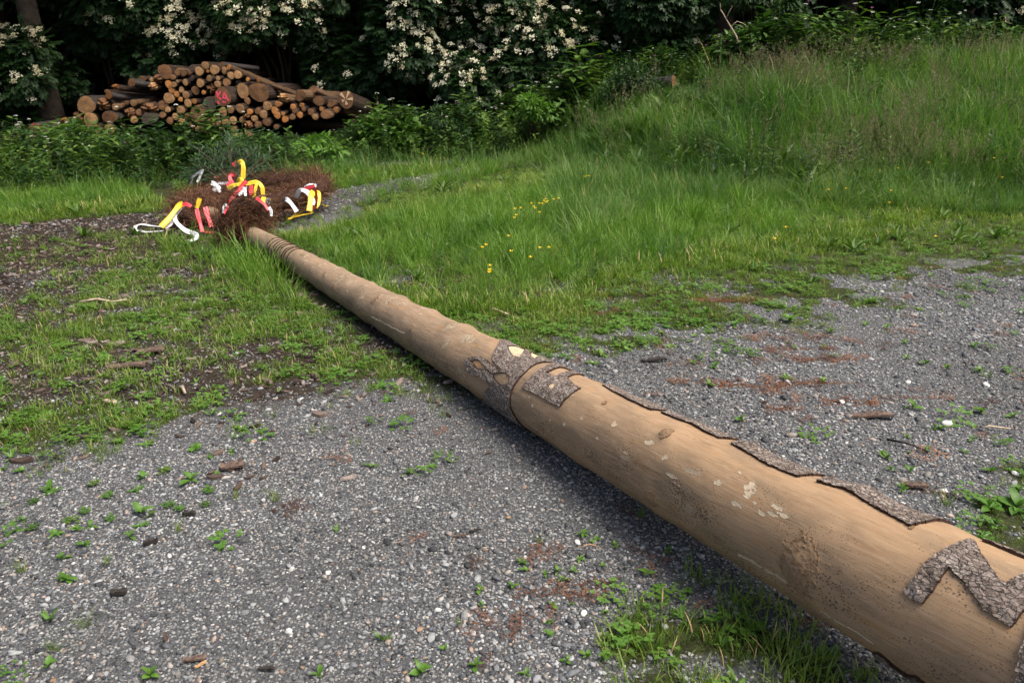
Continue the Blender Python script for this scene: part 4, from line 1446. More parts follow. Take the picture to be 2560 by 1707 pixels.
for par, mm, wd, Y, pts, lab in RIB:
    P2 = Z(pts)
    n = len(P2)
    if Y is None:
        C3 = np.array([ground(a, b, .03) for a, b in P2])
        C3[:, 2] = terrain(C3[:, 0], C3[:, 1]) + (.015 if pts[0][0] < 1400 else .05) + .016 * rng.random(n)
    else:
        sh_ = -.55 if 1000 < pts[0][0] < 1570 and Y[0] < 8.6 else (-.15 if Y[0] < 9.2 else 0)
        C3 = np.array([at(a, b, sh_ + Y[0] + (Y[1] - Y[0]) * i / (n - 1)) for i, (a, b) in enumerate(P2)])
        C3[:, 2] = np.maximum(C3[:, 2], .02)
    # smooth the line, then a strip of real thickness with a slow twist
    tt = np.linspace(0, n - 1, (n - 1) * 6 + 1)
    k0 = np.clip(np.floor(tt).astype(int), 0, n - 2)
    f = (tt - k0)[:, None]
    pm, p0, p1, p2 = C3[np.maximum(k0 - 1, 0)], C3[k0], C3[k0 + 1], C3[np.minimum(k0 + 2, n - 1)]
    C = .35 * (p0 + (p1 - p0) * f) + .65 * .5 * (2 * p0 + (p1 - pm) * f + (2 * pm - 5 * p0 + 4 * p1 - p2) * f ** 2 + (3 * p0 - pm - 3 * p1 + p2) * f ** 3)
    if Y is None: C[:, 2] = np.interp(tt, np.arange(n), C3[:, 2])
    T = np.gradient(C, axis=0)
    T /= np.linalg.norm(T, axis=1, keepdims=True) + 1e-9
    face = np.array([0, -.12, 1.0]) if Y is None else np.array([.25, -1, .35])
    face = face + .15 * np.stack([np.sin(tt * 1.7 + wd * 99), np.zeros(len(tt)), np.cos(tt * 1.3 + wd * 50)], 1)
    W = np.cross(T, face)
    W /= np.linalg.norm(W, axis=1, keepdims=True) + 1e-9
    Nn = np.cross(W, T)
    w_ = wd * (.62 if Y is not None and 1000 < pts[0][0] < 1570 else .8) / 2 * (1 + .12 * np.sin(tt * 2.3))[:, None]
    cup = Nn * wd * .015
    rows = [C - W * w_ + cup * .5, C - cup * .5, C + W * w_ + cup * .5]
    V = np.concatenate([np.stack(rows, 1).reshape(-1, 3), np.stack([r - Nn * .0012 for r in rows], 1).reshape(-1, 3)])
    L_ = len(tt)
    F = []
    for i in range(L_ - 1):
        for c in (0, 1):
            a_ = i * 3 + c
            F.append((a_, a_ + 1, a_ + 4, a_ + 3))
            F.append((a_ + 3 * L_, a_ + 3 + 3 * L_, a_ + 4 + 3 * L_, a_ + 1 + 3 * L_))
        for c in (0, 2):
            a_ = i * 3 + c
            F.append((a_, a_ + 3, a_ + 3 + 3 * L_, a_ + 3 * L_))
    V[:, 2] = np.maximum(V[:, 2], .006 + terrain(V[:, 0], V[:, 1]))
    o = link('ribbon', new_mesh('ribbon', V, F, [M[mm]], smooth=True), par)
    if lab: o['label'] = lab

# ------------------------------------------------------------------ log pile
def log_meshes(seed, ragged=0.0):
    r = np.random.default_rng(seed)
    k, rings = 22, 6
    a = np.arange(k) * 2 * math.pi / k
    rad = 1 + .05 * np.sin(2 * a + r.uniform(0, 6)) + .05 * np.sin(3 * a + r.uniform(0, 6)) + .02 * r.normal(size=k)
    V, F = [], []
    jag = ragged * (r.random(k) - .2)
    for i in range(rings):
        f = i / (rings - 1)
        w = rad * (1 - .10 * f) * (1 + .015 * r.normal(size=k))
        yy = np.full(k, f) + (jag * .12 if i == 0 else 0)
        V.append(np.stack([np.cos(a) * w, yy, np.sin(a) * w], 1))
    for i in range(rings - 1):
        for j in range(k):
            F.append((i * k + j, i * k + (j + 1) % k, (i + 1) * k + (j + 1) % k, (i + 1) * k + j))
    F.append(tuple((rings - 1) * k + j for j in range(k))[::-1])
    body = new_mesh('bark', np.concatenate(V), F, [], smooth=True)
    V, F = [(0, -.002 - ragged * .05 * r.random(), 0)], []
    for q, g in ((.5, 0), (1, 1)):
        yy = np.full(k, -.002) + ragged * .10 * (r.random(k) - .5) if g == 0 else jag * .12
        V += [tuple(p) for p in np.stack([np.cos(a) * rad * q * .985, yy - .001, np.sin(a) * rad * q * .985], 1)]
    for j in range(k):
        j2 = (j + 1) % k
        F.append((0, 1 + j, 1 + j2))
        F.append((1 + j, 1 + k + j, 1 + k + j2, 1 + j2))
    end = new_mesh('cut_face', np.array(V), F, [])
    return body, end


LV = [log_meshes(i) for i in range(6)] + [log_meshes(50 + i, 1.0) for i in range(3)]
_cache = {}


def log_part(kind, vi, matname):
    key = (kind, vi, matname)
    if key not in _cache:
        me = LV[vi][kind].copy()
        me.materials.clear()
        me.materials.append(M[matname])
        _cache[key] = me
    return _cache[key]


z1 = lambda x, y, w, h: (50 + x / 7.84, 180 + y / 7.84, w / 7.84, h / 7.84)
z2 = lambda x, y, w, h: (330 + x / 7.84, 140 + y / 7.84, w / 7.84, h / 7.84)
z3 = lambda x, y, w, h: (560 + x / 6.533, 150 + y / 6.533, w / 6.533, h / 6.533)
T_, O_, B_, K_ = 'end_tan', 'end_orange', 'end_brown', 'end_dark'
# (px box, end, ragged, yaw deg to the right, pitch deg down, length, Y of the face, bark, forced label)
LOGS = [
    (z1(350, 1190, 330, 360), 'end_pink', 0, 28, 0, 2.4, 16.2, 'log_bark_grey', 'thick log end smeared with pink paint at the near left of the pile'),
    (z1(870, 960, 170, 120), O_, 1, 30, 2, 1.8, 16.9, 'log_bark', 'small split log with an upright splinter left of the pile'),
    (z1(1140, 950, 240, 310), B_, 1, 15, 0, 2.5, 16.9, 'log_bark_tan', 'tall split brown log end next to the pale round one'),
    (z1(1385, 935, 240, 285), T_, 0, 12, 0, 3, 16.8, 'log_bark', None),
    (z1(1300, 650, 330, 330), T_, 0, 25, 2, 3, 16.9, 'log_bark_grey', 'thick tan log end on top at the left end of the pile'),
    (z1(1620, 640, 230, 245), B_, 1, 15, 0, 3, 16.95, 'log_bark', 'rotten ragged log end beside the thick tan one'),
    (z1(1740, 460, 135, 145), O_, 0, 58, 8, 2.2, 17.0, 'log_bark_grey', None),
    (z1(1715, 390, 110, 90), B_, 0, 40, 4, 2, 17.3, 'log_bark', None),
    (z1(1870, 690, 120, 135), T_, 0, 35, 0, 2, 16.9, 'log_bark_tan', None),
    (z1(1760, 885, 290, 230), B_, 0, 25, 0, 3, 16.85, 'log_bark_grey', None),
    (z1(1270, 1170, 200, 170), T_, 0, 10, 0, 3, 16.6, 'log_bark', None),
    (z1(1510, 1130, 175, 185), B_, 0, 12, 0, 3, 16.6, 'log_bark', None),
    (z1(1620, 1110, 100, 110), B_, 0, 12, 0, 3, 16.9, 'log_bark', None),
    (z1(1760, 1110, 175, 180), T_, 0, 5, 0, 3, 16.6, 'log_bark', None),
    (z1(2090, 610, 90, 90), B_, 0, 20, 0, 3, 17.0, 'log_bark', None),
    (z1(2225, 610, 120, 130), T_, 0, 35, 0, 2.5, 16.95, 'log_bark_tan', None),
    (z1(2190, 210, 140, 165), B_, 0, 55, 10, 2.2, 17.1, 'log_bark_grey', None),
    (z1(1860, 300, 130, 110), O_, 1, 68, 10, 1.6, 17.1, 'log_bark', 'splintered log lying sideways with a torn orange end'),
    (z1(2140, 800, 190, 180), B_, 1, 15, 0, 2, 16.8, 'log_bark', None),
    (z2(650, 310, 260, 280), B_, 0, 22, 3, 2, 17.2, 'log_bark', 'thick brown log on the left shoulder of the heap top'),
    (z2(200, 450, 135, 120), B_, 0, 45, 4, 2.2, 17.3, 'log_bark', None),
    (z2(385, 465, 80, 90), T_, 0, 25, 2, 2, 17.2, 'log_bark', None),
    (z2(490, 460, 170, 180), B_, 1, 20, 0, 2, 17.1, 'log_bark', 'torn split log below the thick brown one on the heap'),
    (z2(395, 605, 145, 155), T_, 1, 20, 0, 3, 16.95, 'log_bark', None),
    (z2(800, 415, 120, 100), B_, 0, 15, 0, 3, 17.0, 'log_bark', None),
    (z2(890, 330, 110, 120), B_, 0, 35, 3, 3, 17.1, 'log_bark', None),
    (z2(915, 275, 90, 80), T_, 0, 35, 3, 3, 17.4, 'log_bark_tan', None),
    (z2(1010, 340, 120, 120), B_, 0, 25, 2, 3, 17.1, 'log_bark', None),
    (z2(1120, 335, 85, 85), B_, 0, 15, 0, 3, 17.15, 'log_bark', None),
    (z2(1190, 245, 140, 130), K_, 0, 10, 0, 3, 17.3, 'log_bark', None),
    (z2(1315, 300, 165, 165), T_, 0, 12, 0, 3, 17.05, 'log_bark', None),
    (z2(1440, 185, 145, 145), T_, 0, 30, 2, 3, 17.2, 'log_bark', None),
    (z2(1490, 305, 68, 66), O_, 0, 10, 0, 3, 17.1, 'log_bark', None),
    (z2(1620, 270, 175, 185), T_, 0, 20, 0, 3, 17.05, 'log_bark', None),
    (z2(1770, 175, 105, 105), B_, 0, 40, 4, 3, 17.3, 'log_bark_grey', None),
    (z2(1895, 225, 112, 112), O_, 0, 62, 21, 2.6, 17.1, 'log_bark_tan', 'long log slanting down the right flank from the heap top'),
    (z2(1815, 290, 120, 140), T_, 0, 12, 0, 3, 17.2, 'log_bark', None),
    (z2(1940, 385, 130, 145), T_, 0, 12, 0, 3, 17.0, 'log_bark', None),
    (z2(2075, 370, 145, 160), T_, 0, 12, 0, 3, 17.0, 'log_bark', None),
    (z2(2270, 460, 78, 85), O_, 0, 15, 2, 3, 16.95, 'log_bark', None),
    (z2(1515, 440, 112, 120), T_, 0, 35, 2, 2, 16.95, 'log_bark', None),
    (z2(1600, 390, 42, 42), O_, 0, 10, 0, 3, 17.2, 'log_bark', None),
    (z2(1685, 440, 85, 85), T_, 0, 25, 0, 2.5, 17.0, 'log_bark', None),
    (z2(1680, 555, 125, 132), T_, 0, 20, 0, 3, 16.95, 'log_bark', None),
    (z2(1855, 520, 145, 155), B_, 0, 8, 0, 3, 16.98, 'log_bark_grey', None),
    (z2(1340, 535, 142, 165), T_, 0, 15, 0, 3, 16.95, 'log_bark', None),
    (z2(1160, 440, 115, 110), K_, 0, 15, 0, 3, 17.2, 'log_bark', None),
    (z2(1045, 520, 100, 125), T_, 0, 15, 0, 3, 16.98, 'log_bark', None),
    (z2(890, 500, 62, 62), T_, 0, 30, 0, 2.5, 17.0, 'log_bark_grey', None),
    (z2(720, 560, 125, 160), O_, 0, 10, 0, 3, 17.0, 'log_bark', None),
    (z2(820, 565, 95, 115), T_, 0, 15, 0, 3, 16.9, 'log_bark', None),
    (z2(780, 680, 118, 112), O_, 0, 10, 0, 3, 16.92, 'log_bark', None),
    (z2(970, 665, 98, 110), T_, 0, 12, 0, 3, 17.0, 'log_bark', None),
    (z2(875, 755, 106, 110), O_, 0, 12, 0, 3, 16.88, 'log_bark', None),
    (z2(1055, 765, 132, 138), T_, 0, 25, 0, 3, 16.88, 'log_bark', None),
    (z2(1245, 680, 148, 165), B_, 0, 8, 0, 3, 17.0, 'log_bark', None),
    (z2(1405, 718, 78, 86), O_, 0, 20, 0, 2.5, 16.9, 'log_bark', None),
    (z2(1555, 650, 195, 190), B_, 1, 10, 0, 3, 17.0, 'log_bark', 'dark split log end behind the one painted in pink letters'),
    (z2(1780, 805, 320, 370), 'end_brown', 0, 30, 2, 3, 16.7, 'log_bark', 'thick log end with pink painted letters in the middle of the heap'),
    (z2(1520, 960, 265, 300), K_, 0, 18, 0, 3, 16.75, 'log_bark', 'thick dark grey log end under the pink-lettered one'),
    (z2(2175, 685, 232, 280), T_, 0, 10, 0, 3, 16.85, 'log_bark', 'large pale oval log end right of the pink-lettered one'),
    (z3(570, 530, 330, 300), B_, 0, 20, 0, 3, 16.85, 'log_bark', 'largest brown log end with a dark heart on the right flank'),
    (z2(725, 830, 195, 208), T_, 0, 12, 0, 3, 16.8, 'log_bark', None),
    (z2(610, 970, 185, 182), B_, 0, 15, 0, 3, 16.8, 'log_bark', None),
    (z2(705, 1055, 108, 108), T_, 0, 15, 0, 3, 16.65, 'log_bark', None),
    (z2(950, 855, 92, 90), O_, 0, 10, 0, 3, 16.85, 'log_bark', None),
    (z2(1095, 925, 140, 152), T_, 0, 12, 0, 3, 16.8, 'log_bark', None),
    (z2(1220, 890, 98, 102), O_, 0, 35, 2, 2, 16.85, 'log_bark', None),
    (z2(960, 1060, 145, 160), T_, 0, 18, 0, 3, 16.7, 'log_bark', None),
    (z2(1075, 1180, 95, 95), B_, 0, 10, 0, 3, 16.65, 'log_bark', None),
    (z2(1290, 1145, 295, 330), B_, 0, 14, 0, 3, 16.55, 'log_bark_tan', 'large brown log end low in the middle of the heap, rim of bark showing'),
    (z2(1785, 1100, 152, 180), T_, 0, 6, 0, 3, 16.65, 'log_bark', None),
    (z2(1930, 1050, 132, 150), T_, 0, 20, 0, 3, 16.7, 'log_bark_grey', None),
    (z2(2120, 1030, 165, 182), T_, 0, 20, 0, 3, 16.65, 'log_bark', None),
    (z2(2310, 1095, 112, 122), O_, 0, 10, 0, 3, 16.65, 'log_bark', None),
    (z2(1655, 1210, 128, 122), B_, 0, 8, 0, 3, 16.6, 'log_bark', None),
    (z2(1535, 1330, 180, 165), T_, 0, 8, 0, 3, 16.5, 'log_bark', None),
    (z2(1690, 1320, 112, 108), T_, 0, 5, 0, 3, 16.5, 'log_bark', None),
    (z2(1840, 1315, 162, 158), T_, 0, 5, 0, 3, 16.5, 'log_bark', None),
    (z2(1985, 1265, 132, 155), T_, 0, 5, 0, 3, 16.55, 'log_bark', None),
    (z2(2165, 1255, 122, 120), T_, 0, 8, 0, 3, 16.55, 'log_bark', None),
    (z2(2000, 1430, 115, 105), B_, 0, 5, 0, 3, 16.45, 'log_bark', None),
    (z2(1765, 1410, 85, 85), B_, 0, 5, 0, 3, 16.5, 'log_bark', None),
    (z2(2010, 1545, 122, 122), T_, 0, 5, 0, 3, 16.4, 'log_bark', None),
    (z2(2280, 1520, 145, 130), B_, 0, 5, 0, 3, 16.4, 'log_bark', None),
    (z2(2260, 880, 112, 140), B_, 0, 15, 0, 3, 16.85, 'log_bark', None),
    (z2(330, 1040, 350, 210), B_, 1, 10, 0, 3, 16.6, 'log_bark', 'broad dark stump end half sunk in the weeds'),
    (z2(340, 1230, 300, 220), K_, 0, 10, 0, 2.5, 16.45, 'log_bark_grey', 'broad blackish log end sunk in the weeds below the stump'),
    (z2(2070, 520, 85, 80), K_, 0, 10, 0, 3, 17.1, 'log_bark', None),
    (z2(2055, 625, 85, 80), B_, 0, 10, 0, 3, 17.1, 'log_bark', None),
    (z2(1395, 865, 90, 90), K_, 0, 10, 0, 3, 17.1, 'log_bark', None),
    (z3(565, 335, 88, 85), O_, 0, 64, 19, 3.6, 17.0, 'log_bark_tan', 'long thin log slanting down the far right flank of the heap'),
    (z3(940, 620, 180, 150), T_, 1, 50, 9, 1.7, 16.8, 'log_bark_tan', 'split log with a squared pale end on the right flank'),
    (z3(1245, 580, 162, 190), B_, 0, 42, 4, 1.2, 16.8, 'log_bark_tan', 'barkless pale log pointing away at the right end of the heap'),
    (z3(1450, 490, 135, 130), B_, 0, 50, 22, 1.1, 17.0, 'log_bark_tan', 'log tilted up at the right end of the heap'),
    (z3(1550, 670, 190, 150), B_, 0, 35, 4, 1.2, 16.75, 'log_bark', None),
    (z3(1740, 710, 140, 130), B_, 0, 45, 12, 1.0, 16.8, 'log_bark_tan', None),
    (z3(1990, 650, 255, 285), B_, 0, 26, 10, .9, 16.7, 'log_bark', 'thick log end with a star of pale splits, last at the right'),
    (z3(710, 750, 140, 150), T_, 0, 22, 0, 2.5, 16.65, 'log_bark', None),
    (z3(885, 720, 112, 95), O_, 0, 20, 0, 2.5, 16.7, 'log_bark', None),
    (z3(555, 835, 98, 110), B_, 0, 12, 0, 3, 16.65, 'log_bark', None),
    (z3(645, 890, 125, 132), T_, 0, 15, 0, 3, 16.55, 'log_bark', None),
    (z3(830, 830, 112, 120), O_, 0, 10, 0, 3, 16.6, 'log_bark', None),
    (z3(870, 905, 105, 115), O_, 0, 10, 0, 3, 16.5, 'log_bark', None),
    (z3(1130, 765, 92, 95), O_, 0, 10, 0, 3, 16.6, 'log_bark', None),
    (z3(1270, 740, 82, 80), O_, 0, 10, 0, 3, 16.75, 'log_bark', None),
    (z3(1160, 835, 92, 90), B_, 0, 10, 0, 3, 16.5, 'log_bark', None),
    (z3(1300, 805, 75, 75), B_, 0, 10, 0, 3, 16.6, 'log_bark', None),
    (z3(1590, 805, 75, 75), O_, 0, 10, 0, 3, 16.6, 'log_bark', None),
    (z3(1830, 815, 92, 100), O_, 0, 12, 0, 3, 16.55, 'log_bark', None),
    (z3(1680, 890, 205, 150), B_, 0, 10, 0, 3, 16.4, 'log_bark', None),
    (z3(965, 880, 65, 70), O_, 0, 10, 0, 3, 16.5, 'log_bark', None),
    (z3(365, 930, 95, 90), B_, 1, 10, 0, 3, 16.55, 'log_bark', None),
    (z3(390, 1070, 135, 130), B_, 1, 10, 0, 3, 16.45, 'log_bark', None),
    (z3(395, 1205, 115, 110), B_, 0, 10, 0, 3, 16.35, 'log_bark', None),
    (z3(700, 1020, 135, 120), B_, 0, 10, 0, 3, 16.4, 'log_bark', None),
    (z3(850, 1095, 85, 80), B_, 0, 10, 0, 3, 16.35, 'log_bark', None),
    (z2(600, 1160, 120, 120), B_, 0, 10, 0, 3, 16.55, 'log_bark', None), (z2(470, 1210, 130, 130), B_, 0, 10, 0, 3, 16.7, 'log_bark', None), (z2(140, 1110, 130, 125), B_, 0, 12, 0, 3, 16.6, 'log_bark', None),
    (z2(850, 1190, 120, 125), T_, 0, 10, 0, 3, 16.6, 'log_bark', None), (z2(1180, 1340, 130, 125), B_, 0, 8, 0, 3, 16.5, 'log_bark', None), (z2(1310, 1440, 150, 130), B_, 0, 8, 0, 3, 16.4, 'log_bark', None), (z2(1480, 1480, 120, 110), T_, 0, 8, 0, 3, 16.4, 'log_bark', None),
    (z2(40, 1250, 140, 130), T_, 0, 10, 0, 3, 16.5, 'log_bark', None), (z2(740, 1270, 130, 130), B_, 0, 10, 0, 3, 16.5, 'log_bark', None), (z2(980, 1290, 140, 130), T_, 0, 10, 0, 3, 16.45, 'log_bark', None),
    (z3(500, 960, 110, 105), T_, 0, 8, 0, 3, 16.6, 'log_bark', None), (z3(560, 1060, 115, 110), B_, 0, 8, 0, 3, 16.45, 'log_bark', None), (z3(1000, 970, 110, 105), O_, 0, 8, 0, 3, 16.5, 'log_bark', None), (z3(1120, 930, 105, 100), B_, 0, 8, 0, 3, 16.5, 'log_bark', None),
    (z3(1240, 900, 100, 100), O_, 0, 8, 0, 3, 16.5, 'log_bark', None), (z3(1420, 850, 110, 105), B_, 0, 8, 0, 3, 16.5, 'log_bark', None), (z3(1490, 930, 105, 100), T_, 0, 8, 0, 3, 16.45, 'log_bark', None),
    ((12, 353, 46, 24), B_, 0, 78, 0, 1.6, 15.2, 'log_bark_tan', 'brown log lying crosswise at the left edge of the picture'),
    ((64, 368, 40, 22), B_, 1, 75, -2, 1.5, 14.9, 'log_bark_tan', 'brown barkless log on the ground below the pink-smeared one'),
]
ORD = ['first', 'second', 'third', 'fourth', 'fifth', 'sixth', 'seventh', 'eighth', 'ninth', 'tenth', 'eleventh', 'twelfth', 'thirteenth', 'fourteenth', 'fifteenth', 'sixteenth', 'seventeenth', 'eighteenth', 'nineteenth', 'twentieth']
plain_logs = [i for i, L in enumerate(LOGS) if L[8] is None]
tiers = [('top tier', -1e9, 186), ('upper tier', 186, 213), ('upper middle tier', 213, 235), ('lower middle tier', 235, 262), ('low tier', 262, 287), ('bottom tier', 287, 1e9)]
CN = {T_: 'tan', O_: 'orange', B_: 'brown', K_: 'dark'}
labels = {}
for nm, lo, hi in tiers:
    row = sorted([i for i in plain_logs if lo <= LOGS[i][0][1] < hi], key=lambda i: LOGS[i][0][0])
    for cname in ('tan', 'orange', 'brown', 'dark'):
        sub = [i for i in row if CN[LOGS[i][1]] == cname]
        for k, i in enumerate(sub):
            w = LOGS[i][0][2]
            size = 'slim' if w < 14 else ('thick' if w > 23 else 'middling')
            if len(sub) == 1:
                labels[i] = "the only %s-ended plain log in the pile's %s" % (cname, nm)
            else:
                labels[i] = "%s log, %s from left among %s ends in the pile's %s" % (size, ORD[k], cname, nm)
KA = None
for i, (bx, endm, rag, yw, pit, L, Y, bk, lab) in enumerate(LOGS):
    px, py, w, h = bx
    c = at(px, py, Y)
    depth = Y * CP - (c[2] - CAM_H) * SP
    ya = yw + math.degrees(math.atan2(c[0], c[1]))
    sw = w * depth / F_PX / 2 / max(.55, math.cos(RAD(yw)))
    sh = h * depth / F_PX / 2
    if yw >= 25 and pit < 8 and py < 205: L = min(L, 1.1)
    vi = (6 + i % 3) if rag else i % 6
    o = thing('log', lab or labels[i], 'log', tuple(c), 'logs in the pile')
    o.rotation_euler = (RAD(-pit + random.uniform(-1.2, 1.2)), 0, RAD(-ya))
    sw = min(sw, sh * 1.6)
    spin = random.uniform(-.25, .25)
    for kind, mm, nm in ((0, bk, 'bark'), (1, endm, 'cut_face')):
        p = link(nm, log_part(kind, vi, mm), o)
        p.scale = (sw, L, sh)
    if lab and 'pink painted letters' in lab: KA = (o, sw, sh)
    if lab and 'star of pale splits' in lab:
        for k, a in enumerate((1.15, 2.35, .1, -1.35, 3.5)):
            mb = MB()
            d = np.array([math.cos(a), 0, math.sin(a)])
            e = np.array([-d[2], 0, d[0]])
            r0, r1 = .12, (.98, .95, .85, .6, .5)[k]
            tri = [d * r0 * sw - e * .004, d * r1 * sw - e * .032, d * r1 * sw + e * .032, d * r0 * sw + e * .004]
            V = [p - np.array([0, .012, 0]) for p in tri] + [p + np.array([0, .01, 0]) for p in tri]
            mb.add(V, [(0, 1, 2, 3), (7, 6, 5, 4), (0, 4, 5, 1), (1, 5, 6, 2), (2, 6, 7, 3), (3, 7, 4, 0)])
            link('split_wood', mb.mesh('split_wood', [M['wedge']]), o)
# pink letters on the marked log
if KA:
    o, sw, sh = KA
    def strokes(name, segs):
        mb = MB()
        for (x0, z0, x1, z1_) in segs:
            a = np.array([x0 * sw, -.012, z0 * sh]); b_ = np.array([x1 * sw, -.012, z1_ * sh])
            d = (b_ - a) / np.linalg.norm(b_ - a)
            e = np.array([-d[2], 0, d[0]]) * .017
            V = [a - e, b_ - e, b_ + e, a + e]
            V = V + [v + np.array([0, .02, 0]) for v in V]
            mb.add(V, [(0, 1, 2, 3), (0, 4, 5, 1), (1, 5, 6, 2), (2, 6, 7, 3), (3, 7, 4, 0)])
        link(name, mb.mesh(name, [M['pink_paint']]), o)
    strokes('painted_letter', [(-.62, .58, -.58, -.12), (-.18, .55, -.55, .05), (-.55, .05, -.2, -.30), (-.62, -.45, -.52, -.78)])
    strokes('painted_letter', [(.22, .45, .02, -.2), (.22, .45, .62, -.42), (.08, -.12, .42, -.16), (-.05, -.42, .16, -.62), (.2, -.45, .22, -.62)])


# ------------------------------------------------------------------ shrubs and trees
ELDER = []
for k in range(5):
    xk = .18 + .2 * k
    if k < 4:
        ELDER += [((xk, 0, 0), s) for s in (1, -1)]
ELDER.append(((.82, 0, 0), 0))
eV, eF = [], []
for (b0, s) in ELDER:
    d = np.array([[.55, .85 * s, -.12]]) if s else np.array([[1.0, 0, -.15]])
    R = basis(d, np.array([[0, 0, 1.0]]))[0]
    t = np.array([(0, 0, 0), (.45, .30, .05), (1, 0, -.12), (.45, -.30, .05)]) * .42
    eF += [(len(eV), len(eV) + 1, len(eV) + 2), (len(eV), len(eV) + 2, len(eV) + 3)]
    eV += list(t @ R.T + np.array(b0))
eV, eF = np.array(eV), np.array(eF)


def umbel_mesh(matname, seed):
    r = random.Random(seed)
    mb = MB()
    for k in range(34):
        rr, a = math.sqrt(r.random()), r.random() * 6.283
        rr *= .75 + .25 * math.sin(a * 5 + seed)
        p = np.array([rr * math.cos(a), rr * math.sin(a), .22 - .25 * rr * rr + r.uniform(-.06, .06)])
        s = r.uniform(.09, .17)
        Vv = [p + np.array(v) * s for v in ((1, 0, 0), (0, 1, 0), (-1, 0, 0), (0, -1, 0), (0, 0, .6), (0, 0, -.6))]
        mb.add(Vv, [(0, 1, 4), (1, 2, 4), (2, 3, 4), (3, 0, 4), (1, 0, 5), (2, 1, 5), (3, 2, 5), (0, 3, 5)])
    for k in range(5):
        a = k * 1.256
        mb.tube([np.array([0, 0, -.55]), np.array([.55 * math.cos(a), .55 * math.sin(a), .1])], .018, 3, 1, False)
    return mb.mesh('flower_cluster', [M[matname], M['stem']])


UMB = [umbel_mesh('cream', 1), umbel_mesh('cream', 2), umbel_mesh('cream', 3), umbel_mesh('cream_old', 4), umbel_mesh('cream_old', 5)]


def lobes_crown(lobes, n, leafV, leafF, size, material, hang=.5, name='crown'):
    """leaves on the outer shells of many overlapping lobes (centre, radii)"""
    w = np.array([l[1][0] * l[1][2] for l in lobes])
    which = rng.choice(len(lobes), n, p=w / w.sum())
    C = np.array([l[0] for l in lobes])[which]
    Rr = np.array([l[1] for l in lobes])[which]
    u_ = unit(n)
    u_[:, 1] = np.where(rng.random(n) < .6, -np.abs(u_[:, 1]), u_[:, 1])
    rad = .55 + .5 * rng.random(n) ** .6
    gap = fbm(u_[:, 0] * 2.3 + which * 3.1, u_[:, 2] * 2.3 + u_[:, 1], 77)
    keep = gap > .36
    pos = (C + u_ * Rr * rad[:, None])[keep]
    d = (u_ + np.array([0, -.25, -hang]) + .6 * unit(n))[keep]
    nn = (u_ * .6 + np.array([0, -.3, .8]) + .35 * unit(n))[keep]
    V, F = replicate(leafV, leafF, pos, basis(d, nn), size * rng.uniform(.7, 1.3, len(pos)))
    return new_mesh(name, V, F, [M[material]])


def elder(label, px0, px1, py0, py1, Y, nlobe, nleaf, nflow, frac_old=.3, seed=0, flow_rect=None):
    r = random.Random(seed)
    a, b_ = at(px0, py1, Y), at(px1, py0, Y)
    xc, zlo, zhi = (a[0] + b_[0]) / 2, max(.1, a[2]), b_[2]
    base = np.array([xc, Y + .6, float(terrain(np.array([xc]), np.array([Y]))[0])])
    t = thing('elder_shrub', label, 'shrub', tuple(base), 'flowering elder shrubs along the wood edge')
    lobes = []
    for k in range(nlobe):
        x_ = r.uniform(a[0] + .15, b_[0] - .15)
        z_ = r.uniform(zlo + .25, zhi - .1)
        rr = r.uniform(.38, .72)
        lobes.append((np.array([x_, Y + r.uniform(-.35, .5), z_]) - base, np.array([rr, rr * .8, rr * .75])))
    mb = MB()
    for k in range(5):
        l = r.choice(lobes)[0]
        p0 = np.array([r.gauss(0, .12), r.gauss(.2, .1), 0])
        mb.tube([p0, p0 * .5 + l * .5 + np.array([r.gauss(0, .15), .35, .2]), l], [.05, .035, .012], 6)
    link('trunk', mb.mesh('trunk', [M['bark_tree']], True), t)
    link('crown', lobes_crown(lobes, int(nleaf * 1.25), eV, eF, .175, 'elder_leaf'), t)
    if flow_rect is None: flow_rect = (px0 - 20, px1 + 20, -25, py1 + 15)
    for k in range(nflow):
        for tries in range(30):
            l, rr = r.choice(lobes)
            u_ = np.array([r.gauss(0, 1), -abs(r.gauss(0, 1)) - .25, r.gauss(.35, .8)])
            u_ /= np.linalg.norm(u_)
            p = l + u_ * rr * 1.28
            if flow_rect is None: break
            g = p + base
            qx, qy = project(np.array([g[0]]), np.array([g[1]]), np.array([g[2]]))
            if flow_rect[0] < qx[0] < flow_rect[1] and flow_rect[2] < qy[0] < flow_rect[3]: break
        o = link('flower_cluster', UMB[r.choice((3, 4)) if r.random() < frac_old else r.choice((0, 1, 2))], t, tuple(p))
        s = r.uniform(.065, .13)
        o.scale = (s, s, s)
        nrm = Vector((u_[0] * .8 + r.gauss(0, .25), u_[1] * .8 - .35, u_[2] * .5 + .75))
        o.rotation_euler = nrm.to_track_quat('Z', 'Y').to_euler()
    return t


elder('elder shrub with hanging cream blossom at the left edge beside a bare trunk', -120, 95, 70, 345, 17.4, 15, 4000, 105, .45, 1)
elder('sparsely flowering elder shrub above the left end of the log pile', 105, 345, -160, 235, 18.6, 16, 4600, 34, .3, 2)
elder('densely flowering elder shrub above the peak of the log pile', 330, 600, -190, 125, 18.9, 14, 4600, 230, .4, 3)
elder('densely flowering elder shrub above the right flank of the log pile', 560, 790, -190, 115, 18.8, 13, 4200, 160, .5, 4)
elder('nearly flowerless elder shrub with drooping boughs right of the log pile', 770, 1010, -190, 235, 19.0, 17, 5600, 10, .4, 5)
elder('elder shrub covered in white blossom in the middle of the wood edge', 985, 1260, -190, 235, 17.9, 19, 6200, 285, .3, 6)
elder('elder shrub with browning blossom next to the whitest one', 1230, 1440, -190, 245, 18.0, 16, 5200, 200, .55, 7)
elder('elder shrub with scattered blossom behind the small cut log on the slope', 1420, 1620, -190, 215, 18.0, 15, 5000, 110, .5, 8)
